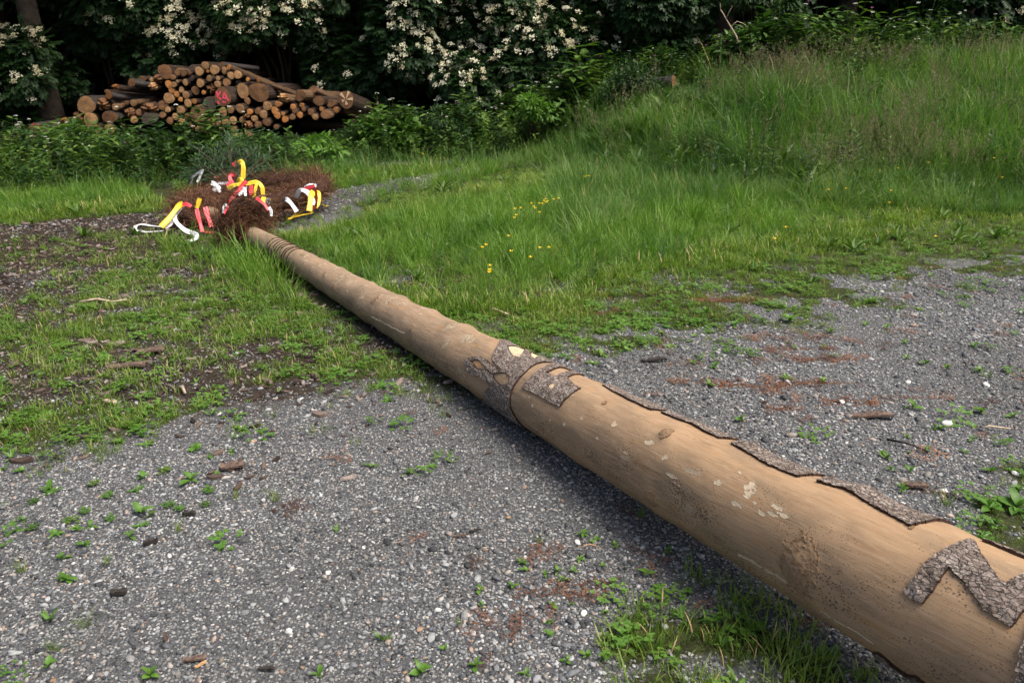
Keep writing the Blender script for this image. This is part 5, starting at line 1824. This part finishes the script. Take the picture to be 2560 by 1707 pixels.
elder('elder shrub with a few blossoms at the foot of the dark gap', 1590, 1790, -190, 165, 17.2, 14, 4800, 22, .4, 9)
elder('elder shrub with pale blossom at the top right corner', 2420, 2640, -190, 55, 16.5, 9, 3000, 22, .3, 10)

LEAF4 = np.array([(0, 0, 0), (.4, .3, .04), (1, 0, -.1), (.4, -.3, .04)])
LEAF4F = np.array([(0, 1, 2), (0, 2, 3)])


def shrub(name, label, px0, px1, py0, py1, Y, nlobe, nleaf, size, material, hang=.2, seed=0, leafV=None, leafF=None, cat='shrub', low=True):
    r = random.Random(seed)
    a, b_ = at(px0, py1, Y), at(px1, py0, Y)
    xc = (a[0] + b_[0]) / 2
    gz = float(terrain(np.array([xc]), np.array([Y]))[0])
    zlo, zhi = max(a[2], gz), b_[2]
    base = np.array([xc, Y + .1, gz])
    t = thing(name, label, cat, tuple(base))
    lobes = []
    hw, hh = (b_[0] - a[0]) / 2, (zhi - zlo)
    for k in range(nlobe):
        x_ = r.uniform(-.7, .7)
        z_ = r.uniform(.1, .75) * (1 - .45 * x_ * x_)
        rr = min(hw, hh) * r.uniform(.28, .5)
        lobes.append((np.array([x_ * hw, r.uniform(-.5, .5) * min(hw, .6), z_ * hh + (zlo - gz)]), np.array([rr, rr, rr * .7])))
    mb = MB()
    for l, rr in lobes[:8]:
        mb.tube([np.array([r.gauss(0, .05), 0, 0]), l * .5 + np.array([0, .05, 0]), l], [.012, .008, .004], 5)
    link('stems', mb.mesh('stems', [M['dark_stem']], True), t)
    link('foliage', lobes_crown(lobes, nleaf, LEAF if leafV is None else leafV, LEAF_F if leafF is None else leafF, size, material, hang), t)
    return t


shrub('leafy_shrub', 'bright green broad-leaved bush at the right end of the log pile', 900, 1050, 272, 385, 14.4, 14, 1300, .15, 'fresh_leaf', .25, 21)
shrub('leafy_shrub', 'small bright green bush behind the large wreath', 730, 850, 335, 415, 13.2, 10, 800, .13, 'fresh_leaf', .3, 22)
shrub('leafy_shrub', 'nettle-like green bush in front of the pink-smeared log', 100, 260, 300, 375, 14.9, 12, 1000, .13, 'herb', .25, 23)
shrub('leafy_shrub', 'rounded broad-leaved bush on the crest of the slope under the wood', 1790, 1995, 66, 170, 15.0, 14, 1500, .16, 'herb', .35, 24)
shrub('dark_shrub', 'dark green bush right of the bright broad-leaved one', 1040, 1180, 255, 390, 14.9, 14, 2400, .085, 'herb_dark', .2, 25)
shrub('dark_shrub', 'dark shadowed bush hanging over the top of the slope', 1800, 2010, -120, 75, 16.4, 12, 3600, .12, 'elder_leaf', .3, 26)
shrub('dark_shrub', 'dark leafy bush under the wood near the top right', 2180, 2400, -120, 75, 16.4, 12, 3600, .13, 'elder_leaf', .3, 27)
shrub('leafy_shrub', 'spreading green bush with purple-dotted tops beside the cut log', 1500, 1690, 150, 240, 14.6, 10, 1800, .09, 'herb_dark', .1, 28)
shrub('leafy_shrub', 'low yellow-green bush under the whitest elder', 1270, 1390, 225, 300, 14.6, 9, 1100, .09, 'fresh_leaf', .1, 29)


def tree(label, X, Y, h, r0, crown_lo, crown_r, nleaf, lean=0.0, conifer=True, seed=0):
    r = random.Random(seed)
    gz = float(terrain(np.array([X]), np.array([Y]))[0])
    t = thing('spruce_tree' if conifer else 'broadleaf_tree', label, 'tree', (X, Y, gz), 'dark trees of the wood behind the shrubs')
    mb = MB()
    pts = [np.array([lean * f * h + .03 * math.sin(f * 5 + seed), 0, f * h - .1]) for f in np.linspace(0, 1, 9)]
    mb.tube(pts, [r0 * (1.15 - f) + (.06 if f == 0 else 0) for f in np.linspace(0, 1, 9)], 12)
    for k in range(14):
        f = r.uniform(crown_lo / h, .95)
        p = np.array([lean * f * h, 0, f * h])
        a = r.random() * 6.283
        L = crown_r * (1.1 - f) * 1.2
        mb.tube([p, p + np.array([math.cos(a) * L, math.sin(a) * L, -.15 * L if conifer else .4 * L])], [.05, .015], 5)
    link('trunk', mb.mesh('trunk', [M['bark_tree']], True), t)
    f = rng.random(nleaf)
    z = crown_lo + (h - crown_lo) * f
    rr = crown_r * ((1 - f) ** .7 if conifer else np.sqrt(np.clip(1 - (2 * f - 1) ** 2, .05, 1))) * np.sqrt(rng.random(nleaf)) * (.75 + .5 * rng.random(nleaf))
    a = rng.uniform(0, 6.283, nleaf)
    pos = np.stack([lean * z + rr * np.cos(a), rr * np.sin(a), z - .15 * rr], 1)
    d = np.stack([np.cos(a), np.sin(a), -.35 + .3 * rng.normal(size=nleaf)], 1) + .5 * unit(nleaf)
    V, F = replicate(LEAF4, LEAF4F, pos, basis(d, unit(nleaf) * .6 + np.array([0, 0, 1.0])), rng.uniform(.16, .30, nleaf))
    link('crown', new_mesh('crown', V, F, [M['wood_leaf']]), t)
    return t


tree('bare lower trunk of a tall tree leaning at the far left edge', at(92, 150, 17.6)[0] + .12, 17.6, 14, .20, 3.6, 3.0, 10000, -.035, True, 41)
for i, (X, Y, lab) in enumerate([(-9.2, 21.5, 'dark spruce standing in the shade behind the left end of the log pile'), (-6.6, 22.5, 'dark spruce in the deep shade behind the peak of the log pile'),
                                 (-4.2, 21.8, 'dark spruce filling the black gap right of the log pile'), (-1.0, 22.3, 'dark spruce behind the whitest elder shrub'),
                                 (2.2, 21.6, 'dark spruce behind the elder with browning blossom'), (5.0, 20.2, 'dark spruce behind the bare pale branch'),
                                 (7.6, 19.6, 'dark spruce above the crest of the slope'), (10.2, 19.4, 'dark spruce at the top right of the slope'), (-12.2, 20.5, 'dark spruce past the left edge of the pile')]):
    tree(lab, X, Y, 13 + (i % 3), .2, 3.0, 3.0, 17000, random.uniform(-.01, .01), True, 50 + i)

# the wood farther in: one dark mass, plus unseen leaf clumps added overhead for shade
def clump(n, size):
    pos = unit(n) * (rng.random((n, 1)) ** .5) * np.array([.9, .9, .6])
    V, F = replicate(LEAF4, LEAF4F, pos, basis(unit(n) + np.array([0, 0, -.3]), unit(n) + np.array([0, 0, .7])), size * rng.uniform(.7, 1.3, n))
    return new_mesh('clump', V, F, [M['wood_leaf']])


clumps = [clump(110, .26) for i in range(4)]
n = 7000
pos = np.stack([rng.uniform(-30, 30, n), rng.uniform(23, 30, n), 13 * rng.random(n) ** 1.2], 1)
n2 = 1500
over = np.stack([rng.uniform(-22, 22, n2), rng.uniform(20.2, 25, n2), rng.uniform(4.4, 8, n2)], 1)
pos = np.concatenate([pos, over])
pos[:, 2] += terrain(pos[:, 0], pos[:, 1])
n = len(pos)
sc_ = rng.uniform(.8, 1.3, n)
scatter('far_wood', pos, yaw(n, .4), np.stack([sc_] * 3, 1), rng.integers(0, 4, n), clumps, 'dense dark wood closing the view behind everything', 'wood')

# ------------------------------------------------------------------ undergrowth in front of the pile and along the wood
herbs = [herb(1.0, 8, .36, 'herb', 1.2), herb(1.0, 9, .31, 'herb', 1.0), herb(1.0, 7, .40, 'herb', 1.25, .2), herb(1.0, 11, .13, 'herb', .55), herb(1.0, 9, .34, 'herb_dark', 1.1),
         herb(1.0, 9, .30, 'herb_dark', 1.2, .2), herb(1.1, 6, .12, 'herb', .5, .1, 'white_petal'), herb(1.1, 6, .10, 'herb', .5, .1, 'white_petal'), herb(1.05, 8, .14, 'herb_dark', .6, .1, 'purple_petal')]
x, y = candidates(-14, 11, 10.3, 18.3, 90, 200)
u, v = project(x, y, terrain(x, y))
front = np.interp(x, [-14, -9, -6, -4.2, -2.5, -1.2, 0, 1.2, 2.6, 5, 11], [10.2, 10.2, 10.3, 11.2, 13.2, 13.8, 14.4, 14.0, 13.4, 13.2, 13.0]) + .8 * (fbm(x * .9, y * .9, 66) - .5)
back = np.interp(x, [-14, -10.5, -9.8, -3.2, -2.4, 11], [16.6, 16.4, 16.2, 16.1, 17.6, 17.4])
keep = (y > front) & (y < back) & (np.hypot((x - LOGP[0] + .1) / .7, (y - LOGP[1] + .8) / 1.2) > 1)
dens = .75 * sm((fbm(x * 1.1, y * 1.1, 67) - .15) / .3)
keep &= rng.random(len(x)) < dens
x, y = x[keep], y[keep]
n = len(x)
hgt = np.interp(y - np.interp(x, [-14, -6, -4.2, -2.5, 0, 11], [10.2, 10.3, 11.2, 13.2, 14.4, 13.0]), [0, .5, 1.2, 2.2, 3.2, 4, 6], [.22, .40, .50, .47, .38, .29, .26]) * rng.uniform(.55, 1.25, n) * (.15 + 1.9 * fbm(x * .9, y * .9, 68))
# low in front of the lowest logs so that their ends show
open_ = np.exp(-((x + 6.0) / 1.3) ** 2) * sm((y - 14.3) / 1.0)
hgt *= 1 - .40 * open_
hgt = np.where(x > -1, hgt * 1.3, hgt)
ii = rng.choice(9, n, p=[.15, .13, .12, .08, .21, .19, .06, .04, .02])
scatter('undergrowth', np.stack([x, y, terrain(x, y)], 1), yaw(n, .08), np.stack([hgt * .9, hgt * .9, hgt], 1), ii, herbs, 'thick green nettles and herbs in front of the log pile and along the wood', 'undergrowth')

# grass mixed through the undergrowth and its verge
x, y = candidates(-13, 9, 9.6, 15.5, 14, 200)
keep = (y > np.interp(x, [-13, -6, -2.5, 0, 9], [10.2, 10.2, 12.0, 12.8, 12.2]))
x, y = x[keep], y[keep]
n = len(x)
s = rng.uniform(.2, .42, n)
scatter('verge_grass', np.stack([x, y, terrain(x, y)], 1), yaw(n, .12), np.stack([s, s, s], 1), rng.integers(0, 5, n), tallg, 'long grass growing through the herbs behind the gravel track', 'grass')

# ------------------------------------------------------------------ single plants on the gravel
def leaf_mesh(L, wide, curl, seed):
    r = random.Random(seed)
    V, F = [], []
    prof = [(0, .03), (.12, .04), (.28, .13), (.48, .20), (.68, .19), (.86, .11), (1.0, .0)]
    for i, (f, w) in enumerate(prof):
        z = curl * f * (1 - f) * 1.6 - .25 * f ** 3
        wav = r.uniform(-.02, .02)
        V += [(f, w * wide, z + .05 * wide + wav), (f, 0, z), (f, -w * wide, z + .05 * wide - wav)]
    for i in range(len(prof) - 1):
        a = i * 3
        F += [(a, a + 1, a + 4, a + 3), (a + 1, a + 2, a + 5, a + 4)]
    return new_mesh('leaf', np.array(V) * L, F, [M['weed_leaf']], smooth=True)


WL = [leaf_mesh(1, 1.0, .35, 1), leaf_mesh(1, 1.25, .25, 2), leaf_mesh(1, .8, .5, 3), leaf_mesh(1, 1.45, .2, 4)]


PLACED = {}


def placed(o, group, px, py):
    PLACED.setdefault(group, []).append((px, py, o))


def weed(px, py, size, n, group, label):
    p = ground(px, py)
    p[2] = terrain(p[:1], p[1:2])[0] + .003
    t = thing('weed', label, 'weed', tuple(p), group)
    if group: placed(t, group, px, py)
    a0 = random.random() * 6
    for k in range(n):
        o = link('leaf', random.choice(WL), t)
        s = size * .85 * random.uniform(.6, 1.15)
        o.scale = (s, s, s)
        up = random.uniform(.15, 1.05) if k else random.uniform(.9, 1.25)
        o.rotation_euler = (random.gauss(0, .2), -up, a0 + k * 2.4 + random.gauss(0, .3))
    return t


zA = lambda a, b: (900 + a / 2.94, 1250 + b / 2.94)
zB = lambda a, b: (a / 2.583, 1100 + b / 2.583)
zC = lambda a, b: (1300 + a / 1.867, 600 + b / 1.867)
zD = lambda a, b: (2200 + a / 3.92, 1050 + b / 3.92)
GA = ('weeds on the gravel in front of the thick end of the pole', 'small broad-leaved weed sprouting from the gravel in front of the thick end of the pole')
GB = ('weeds on the gravel at the lower left', 'small broad-leaved weed sprouting from the open gravel at the lower left')
GC = ('weeds on the gravel beyond the pole', 'small broad-leaved weed sprouting from the gravel beyond the pole')
GD = ('weeds on the gravel close behind the thick end', 'small broad-leaved weed close behind the thick end of the pole')
for a, b_ in [(620, 1110), (900, 790), (870, 670), (1120, 650), (1180, 480), (1220, 535), (1360, 560), (1450, 540), (1570, 540), (1500, 600), (1610, 450), (1730, 320), (1640, 270), (1870, 350), (2270, 390),
              (1780, 500), (1860, 630), (1410, 780), (1550, 780), (1800, 840), (1900, 830), (2070, 910), (1400, 900), (1390, 1000), (1890, 1070), (1520, 1190), (1670, 1160), (1800, 1170), (850, 1230), (1220, 1290), (2190, 650), (2230, 710)]:
    weed(*zA(a, b_), random.uniform(.022, .038), random.choice((4, 5, 6)), *GA)
weed(*zA(450, 1280), .055, 5, None, 'largest broad-leaved weed at the bottom edge below the pole')
weed(*zA(2100, 560), .045, 6, None, 'wide-leaved weed in the shadow under the middle of the thick end')
for a, b_ in [(980, 500), (590, 555), (500, 580), (400, 770), (840, 630), (430, 910), (360, 610), (150, 520), (120, 580), (970, 1540), (2060, 1530), (1400, 230), (920, 250), (550, 680), (320, 1480), (1500, 80), (1360, 100), (320, 320), (1260, 60), (150, 210)]:
    weed(*zB(a, b_), random.uniform(.03, .05), random.choice((4, 5, 6)), *GB)
weed(*zB(910, 480), .062, 6, None, 'broad-leaved weed standing tallest in the open gravel at the left')
weed(*zB(1235, 265), .062, 6, None, 'broad-leaved weed at the edge of the dark bark patch on the gravel')
for a, b_ in [(500, 525), (380, 548), (1000, 410), (1130, 395), (960, 380), (1450, 440), (1410, 510), (1800, 560), (1890, 590), (2140, 620), (1215, 320), (800, 585), (820, 460), (1030, 850), (1990, 610), (2150, 810), (1830, 800), (1960, 890), (2300, 830), (1710, 420), (2120, 505), (1640, 300), (870, 340), (660, 455), (880, 690), (905, 605)]:
    weed(*zC(a, b_), random.uniform(.04, .065), random.choice((5, 6, 7)), *GC)
weed(*zC(1255, 390), .10, 8, None, 'largest leafy weed on the gravel beyond the pole')
for a, b_ in [(530, 110), (600, 110), (260, 190), (900, 215), (470, 320), (820, 330), (270, 360), (65, 395), (100, 505), (290, 530), (1080, 530), (1260, 515), (220, 720), (1350, 720), (1030, 1050), (1130, 1040)]:
    weed(*zD(a, b_), random.uniform(.03, .05), random.choice((4, 5, 6)), *GD)
weed(*zD(1060, 900), .075, 7, None, 'tall leafy weed beside the far bark strip of the thick end')
weed(*zD(1330, 900), .095, 8, None, 'big leafy weed at the right edge behind the thick end')

# clover mats and single grass tufts on the open gravel
matm = [clover(34, .05, 'herb'), clover(26, .045, 'weed_leaf')]
for i, (a, b_) in enumerate([(610, 285), (690, 365), (1060, 200), (1350, 335), (1330, 428), (550, 458), (460, 525), (1085, 433), (210, 570), (720, 512), (215, 400), (1160, 460)]):
    p = ground(*zB(a, b_))
    o = link('clover_mat', matm[i % 2], None, (p[0], p[1], float(terrain(p[:1], p[1:2])[0]) + .003))
    s = random.uniform(.5, .85)
    o.scale = (s * .9, s * .7, s * .8)
    o.rotation_euler[2] = random.random() * 6
    tag(o, 'flat mat of tiny green leaves on the open gravel at the left', 'weed', 'clover mats on the gravel')
    placed(o, 'clover mats on the gravel', *zB(a, b_))
gt = [tuft(26, .5, 1.1, .22, .03, .5, .4, ('grass_short', 'straw'), .1) for i in range(3)]
for i, (px, py, s) in enumerate([(*zB(1780, 395), .06), (*zB(685, 800), .05), (*zB(550, 1220), .06), (*zB(1150, 590), .05), (*zB(140, 845), .06), (*zB(370, 1370), .05), (*zD(650, 860), .075), (*zA(2060, 130), .06), (*zA(1930, 1190), .05), (*zB(1520, 380), .05), (*zA(730, 920), .035), (*zA(1330, 320), .035)]):
    p = ground(px, py)
    o = link('grass_tuft', gt[i % 3], None, (p[0], p[1], float(terrain(p[:1], p[1:2])[0])))
    o.scale = (s, s, s)
    o.rotation_euler[2] = i
    tag(o, 'single wiry grass tuft rooted in the bare gravel', 'grass tuft', 'grass tufts on the gravel')
    placed(o, 'grass tufts on the gravel', px, py)

# ------------------------------------------------------------------ larger stones, sticks, bark pieces
big_p = [pebble_mesh(100 + i, 3, .6) for i in range(5)]
for m_, nm in ((M['pebble_pale'], 'p'), (M['pebble_grey'], 'g')):
    pass
STONES = [(*zA(1600, 325), .024, 1, 'round white pebble lying near the pole among the small weeds'), (*zA(1645, 840), .024, 1, 'pale angular stone in front of the pair of weeds under the pole'),
          (*zA(690, 130), .032, 0, 'flat grey stone on the open gravel'), (*zA(25, 362), .015, 1, None), (*zA(1245, 1130), .02, 0, None), (*zA(1705, 1215), .02, 0, None), (*zA(1300, 1325), .025, 0, None), (*zA(575, 810), .02, 1, None),
          (*zA(510, 840), .019, 0, None), (*zA(2240, 935), .026, 0, None), (*zA(675, 855), .02, 0, None), (*zB(1870, 830), .022, 0, None), (*zB(2120, 870), .02, 1, None), (*zB(1870, 1245), .02, 1, None), (*zB(2265, 1325), .018, 0, None), (*zB(690, 1525), .017, 0, None),
          (*zC(1990, 870), .045, 1, 'whitish stone beside the grassy weeds at the right'), (*zC(1500, 770), .035, 1, 'bright white stone at the rusty needle streak'), (*zC(1810, 672), .03, 1, None), (*zC(2175, 682), .04, 1, None), (*zD(655, 60), .035, 1, None),
          (*zD(985, 575), .03, 0, None), (*zD(1310, 635), .028, 0, None), (*zD(1320, 548), .03, 1, None), (*zD(975, 925), .026, 0, None), (*zD(625, 725), .028, 1, None)]
for i, (px, py, s, pale_, lab) in enumerate(STONES):
    p = ground(px, py)
    me = big_p[i % 5].copy()
    me.materials.append(M['pebble_pale' if pale_ else 'pebble_grey'])
    o = link('stone', me, None, (p[0], p[1], float(terrain(p[:1], p[1:2])[0]) + s * .22))
    o.scale = (s, s, s * 1.05)
    o.rotation_euler = (random.gauss(0, .15), random.gauss(0, .15), random.random() * 6)
    if lab: tag(o, lab, 'stone', 'larger stones on the gravel')
    else: placed(o, 'larger stones on the gravel', px, py), tag(o, 'pale stone larger than the gravel round it' if pale_ else 'grey stone larger than the gravel round it', 'stone', 'larger stones on the gravel')


def stick(label, pts, r, material, name='stick', z0=.012):
    mb = MB()
    for k, ps in enumerate(pts):
        P3 = []
        for j, (px, py) in enumerate(ps):
            g = ground(px, py)
            g[2] = terrain(g[:1], g[1:2])[0] + z0 + r * .6 + (.012 * (j % 2))
            P3.append(g)
        P3 = np.array(P3)
        mb.tube(P3, np.linspace(r, r * .55, len(P3)) * (1 if k == 0 else .7), 6)
    o = link(name, mb.mesh(name, [M[material]], True))
    return tag(o, label, cat=name.replace('_', ' '))


zE = lambda a, b: (a / 2.8, 540 + b / 2.8)
stick('pale forked twig lying on the patchy grass at the left', [[zE(560, 620), zE(680, 612), zE(800, 615), zE(890, 612)], [zE(640, 602), zE(700, 608), zE(790, 622)]], .010, 'stick_pale')
stick('short pale curved stick on the bark chips', [[zE(1258, 1218), zE(1282, 1230), zE(1300, 1258)]], .011, 'stick_pale')
stick('pale dead stick in the grass beyond the pole', [[(1213, 776), (1240, 786), (1272, 794)]], .012, 'stick_pale')
stick('thin black stick on the gravel at the right', [[zD(60, 235), zD(250, 292), zD(470, 352)], [zD(110, 240), zD(150, 215)]], .006, 'stick_dark')
stick('brown twig in the short grass at the far right', [[(2300, 616), (2325, 620), (2350, 632)]], .010, 'dark_stem')
stick('reddish stalk lying among the weeds under the pole', [[zA(1610, 378), zA(1690, 372), zA(1760, 372)]], .0025, 'splinter')
stick('thin tan twig at the upper right of the gravel', [[zD(1000, 120), zD(1060, 118), zD(1250, 118)]], .006, 'stick_pale')


def slab(label, px, py, L, W, T, rz, material, curl=.25, name='bark_piece'):
    r = random.Random(int(px * 7 + py))
    nx_, ny_ = 9, 5
    V = []
    for top in (1, 0):
        for i in range(nx_):
            for j in range(ny_):
                fx, fy = i / (nx_ - 1) - .5, j / (ny_ - 1) - .5
                e = 1 - .25 * abs(fx * 2) ** 3 * r.random()
                V.append((fx * L * (1 - .10 * r.random() * abs(fy * 2)), fy * W * e, (T if top else 0) * (1 + .3 * r.uniform(-1, 1)) + curl * W * (fy * 2) ** 2 * .5 + .04 * L * math.sin(fx * 5)))
    F = []
    n = nx_ * ny_
    for i in range(nx_ - 1):
        for j in range(ny_ - 1):
            a = i * ny_ + j
            F.append((a, a + ny_, a + ny_ + 1, a + 1))
            F.append((a + n, a + 1 + n, a + ny_ + 1 + n, a + ny_ + n))
    rim = [i * ny_ for i in range(nx_)] + [(nx_ - 1) * ny_ + j for j in range(1, ny_)] + [i * ny_ + ny_ - 1 for i in range(nx_ - 2, -1, -1)] + [j for j in range(ny_ - 2, 0, -1)]
    for k in range(len(rim)):
        a, b_ = rim[k], rim[(k + 1) % len(rim)]
        F.append((a, a + n, b_ + n, b_))
    p = ground(px, py)
    o = link(name, new_mesh(name, np.array(V), F, [M[material]]), None, (p[0], p[1], float(terrain(p[:1], p[1:2])[0]) + .008))
    o.rotation_euler = (0, 0, rz)
    return tag(o, label, name.replace('_', ' '))


slab('dark curled strip of bark on the gravel beyond the carved band', 1635, 908, .15, .028, .010, .05, 'stick_dark', .5)
slab('curled brown bark piece beside the rusty needles', *zC(1640, 842), .20, .04, .01, -.12, 'chip_brown', .4)
slab('flat brown bark shard at the bottom left on the gravel', *zB(1262, 1440), .066, .018, .006, .05, 'chip_brown')
slab('pale orange wood splinter beside the flat bark shard', *zB(1300, 1475), .035, .008, .005, .75, 'splinter', .1, 'wood_splinter')
slab('black bark shard at the bottom of the gravel', *zB(1722, 1497), .05, .011, .005, -.08, 'stick_dark')
slab('dark crumpled bark lump at the left on the gravel', *zB(770, 1012), .05, .02, .012, .1, 'stick_dark')
slab('small black bark lump between the weeds at the left', *zB(975, 675), .05, .016, .012, .4, 'stick_dark')
slab('dark bark crumb above the small black lump', *zB(1225, 495), .05, .018, .012, -.1, 'stick_dark')
slab('brown stick-like bark sliver under the pole', *zA(1925, 950), .05, .011, .006, 1.45, 'chip_brown')
slab('dark bark sliver on the open gravel, lying level', *zA(845, 250), .045, .010, .005, .25, 'stick_dark')
slab('reddish dark bark sliver left of the level one', *zA(735, 288), .045, .009, .005, .15, 'chip_brown')
slab('greyish bark plate on the dark patch of the gravel', *zB(1500, 185), .10, .05, .01, .1, 'chip_brown', .3)
slab('brown bark piece behind the raised knot of the pole', *zD(330, 690), .10, .03, .012, -.3, 'chip_brown', .4)
slab('tiny bright orange chip on the gravel', *zA(1093, 147), .014, .009, .004, .4, 'splinter', .1, 'wood_splinter')
slab('curled grey bark plate among the bark chips at the left', *zE(1050, 960), .16, .07, .012, .2, 'chip_brown', .35)
slab('long grey bark plate below the curled one', *zE(880, 1065), .22, .06, .012, .05, 'chip_brown', .3)
slab('pale brown bark plate near the pole in the grass', *zE(770, 1310), .09, .03, .01, -.5, 'stick_pale', .3)

# cut log on the slope, bare branch
c = LOGP.copy()
c[2] = float(terrain(c[:1], c[1:2])[0]) + .20
o = thing('log', 'short dark-barked cut log lying alone in the grass of the slope', 'log', tuple(c))
for kind, mm, nm in ((0, 'log_bark_grey', 'bark'), (1, 'end_brown', 'cut_face')):
    p = link(nm, log_part(kind, 2, mm), o)
    p.scale = (.13, .42, .13)
o.rotation_euler = (RAD(-8), 0, RAD(62))
zF = lambda a, b, Y: at(1500 + a / 2.219, b / 2.219, Y)
mb = MB()
mb.tube([zF(765, 240, 14.6), zF(757, 205, 14.6), zF(725, 150, 14.6), zF(700, 110, 14.6), zF(672, 55, 14.6)], [.016, .014, .012, .009, .004], 6)
mb.tube([zF(700, 110, 14.6), zF(712, 75, 14.55), zF(735, 35, 14.5)], [.007, .005, .002], 5)
mb.tube([zF(725, 150, 14.6), zF(760, 120, 14.6), zF(790, 130, 14.6), zF(840, 165, 14.7)], [.008, .006, .005, .003], 5)
mb.tube([zF(685, 80, 14.6), zF(668, 60, 14.6), zF(668, 20, 14.6)], [.005, .004, .002], 5)
tag(link('dead_branch', mb.mesh('dead_branch', [M['stick_pale']], True)), 'bare pale forked branch standing against the dark wood', 'branch')

# tall single herbs on the slope
def tall_herb(label, px, py_top, Y, h, mname, pairs, L, wide, name='tall_herb'):
    p = at(px, py_top, Y)
    gz = float(terrain(p[:1], p[1:2])[0])
    o = thing(name, label, 'plant', (p[0], Y, gz))
    mb = MB()
    mb2 = MB()
    H_ = max(h, p[2] - gz)
    mb.tube([(0, 0, 0), (.01, 0, H_ * .5), (0, 0, H_)], [.006, .005, .002], 5)
    for i in range(pairs):
        f = .25 + .75 * i / pairs
        for k in range(3):
            q = random.random() * 6.283
            leaf_at(mb2, np.array([0, 0, H_ * f]), (math.cos(q), math.sin(q), random.uniform(.1, .7)), L * (1.2 - .7 * f), wide)
    link('stem', mb.mesh('stem', [M['dark_stem' if 'dark' in mname else 'stem']], True), o)
    link('foliage', mb2.mesh('foliage', [M[mname]]), o)


tall_herb('tall yellow-green herb with narrow leaves standing on the slope', 1694, 262, 10.6, .75, 'fresh_leaf', 16, .10, .6)
tall_herb('dark-stemmed feathery herb on the slope, leftmost of three', 1876, 300, 9.8, .7, 'herb_dark', 14, .12, .5)
tall_herb('dark-stemmed feathery herb on the slope, middle of three', 1916, 285, 9.8, .75, 'herb_dark', 14, .12, .5)
tall_herb('dark-stemmed feathery herb on the slope, right one of three', 1942, 292, 9.9, .7, 'herb_dark', 14, .12, .5)

# buttercups and small white blossoms
mb = MB()
mb.tube([(0, 0, 0), (.01, 0, .16), (0, .01, .30)], [.0018, .0015, .0012], 4, 0, False)
for k in range(5):
    q = k * 1.2566
    mb.add([(0, .01, .30), (.012 * math.cos(q - .5), .012 * math.sin(q - .5) + .01, .308), (.017 * math.cos(q), .017 * math.sin(q) + .01, .314), (.012 * math.cos(q + .5), .012 * math.sin(q + .5) + .01, .308)], [(0, 1, 2, 3)], 1)
butter = mb.mesh('buttercup', [M['stem'], M['yellow_petal']])
zG = lambda a, b: (800 + a / 3.36, 300 + b / 3.36)
zH = lambda a, b: (1500 + a / 2.219, b / 2.219)
BUT = [zG(*p) for p in [(1780, 675), (1800, 697), (1838, 672), (1860, 675), (1885, 650), (1898, 662), (1920, 655), (1960, 642), (2012, 632), (1630, 716), (1680, 710), (1655, 770), (1632, 790), (1850, 747), (1816, 712), (1888, 636), (1577, 940), (1365, 1037), (1390, 1015), (1602, 1066), (1772, 1110), (1838, 1038), (1930, 1038),
                                (1417, 1182), (1437, 1221), (1412, 1240), (2210, 390), (2240, 448), (2258, 450), (2220, 452), (860, 265), (1040, 304)]]
BUT += [zH(*p) for p in [(858, 453), (960, 410), (965, 438), (1005, 415), (990, 463), (1270, 1035), (1365, 1028), (1612, 1040), (1610, 1107), (1660, 918), (1560, 932), (2195, 862), (1830, 888), (2235, 968), (1860, 1288), (1035, 1238), (978, 1300)]]
for i, (px, py) in enumerate(BUT):
    # stand it where its head meets the view line 0.3 m above the terrain
    d = ray(px, py)
    tt = np.linspace(3, 18, 1500)
    Pp = np.array([0, 0, CAM_H]) + tt[:, None] * d
    below = Pp[:, 2] - terrain(Pp[:, 0], Pp[:, 1]) < .34
    j = int(np.argmax(below)) if below.any() else 900
    p = Pp[j]
    o = link('buttercup', butter, None, (p[0], p[1], float(terrain(p[:1], p[1:2])[0])))
    o.scale = (1.0,) * 3
    o.rotation_euler[2] = random.random() * 6
    tag(o, 'small yellow buttercup standing in the green grass', 'flower', 'buttercups in the meadow')
    placed(o, 'buttercups in the meadow', px, py)

# labels that place each of the alike little things in its row
for grp, (noun, where, rows) in {GA[0]: ('small weed', 'before the thick pole end', 4), GB[0]: ('small weed', 'on the open gravel at left', 3),
                                 GC[0]: ('small weed', 'on the gravel beyond the pole', 3), GD[0]: ('small weed', 'behind the thick pole end', 3),
                                 'clover mats on the gravel': ('flat tiny-leaved mat', 'on the left gravel', 2), 'grass tufts on the gravel': ('wiry grass tuft', 'on bare gravel', 2),
                                 'larger stones on the gravel': ('bigger plain stone', 'on the gravel', 3), 'buttercups in the meadow': ('yellow buttercup', 'in the grass', 4)}.items():
    L = sorted(PLACED[grp], key=lambda q: q[1])
    names = {2: ['upper row', 'lower row'], 3: ['farthest row', 'middle row', 'nearest row'], 4: ['farthest row', 'second farthest row', 'second nearest row', 'nearest row']}[rows]
    for k in range(rows):
        part = sorted(L[k * len(L) // rows:(k + 1) * len(L) // rows], key=lambda q: q[0])
        for j, (px, py, o) in enumerate(part):
            o['label'] = '%s, %s from left in the %s %s' % (noun, ORD[j], names[k], where)
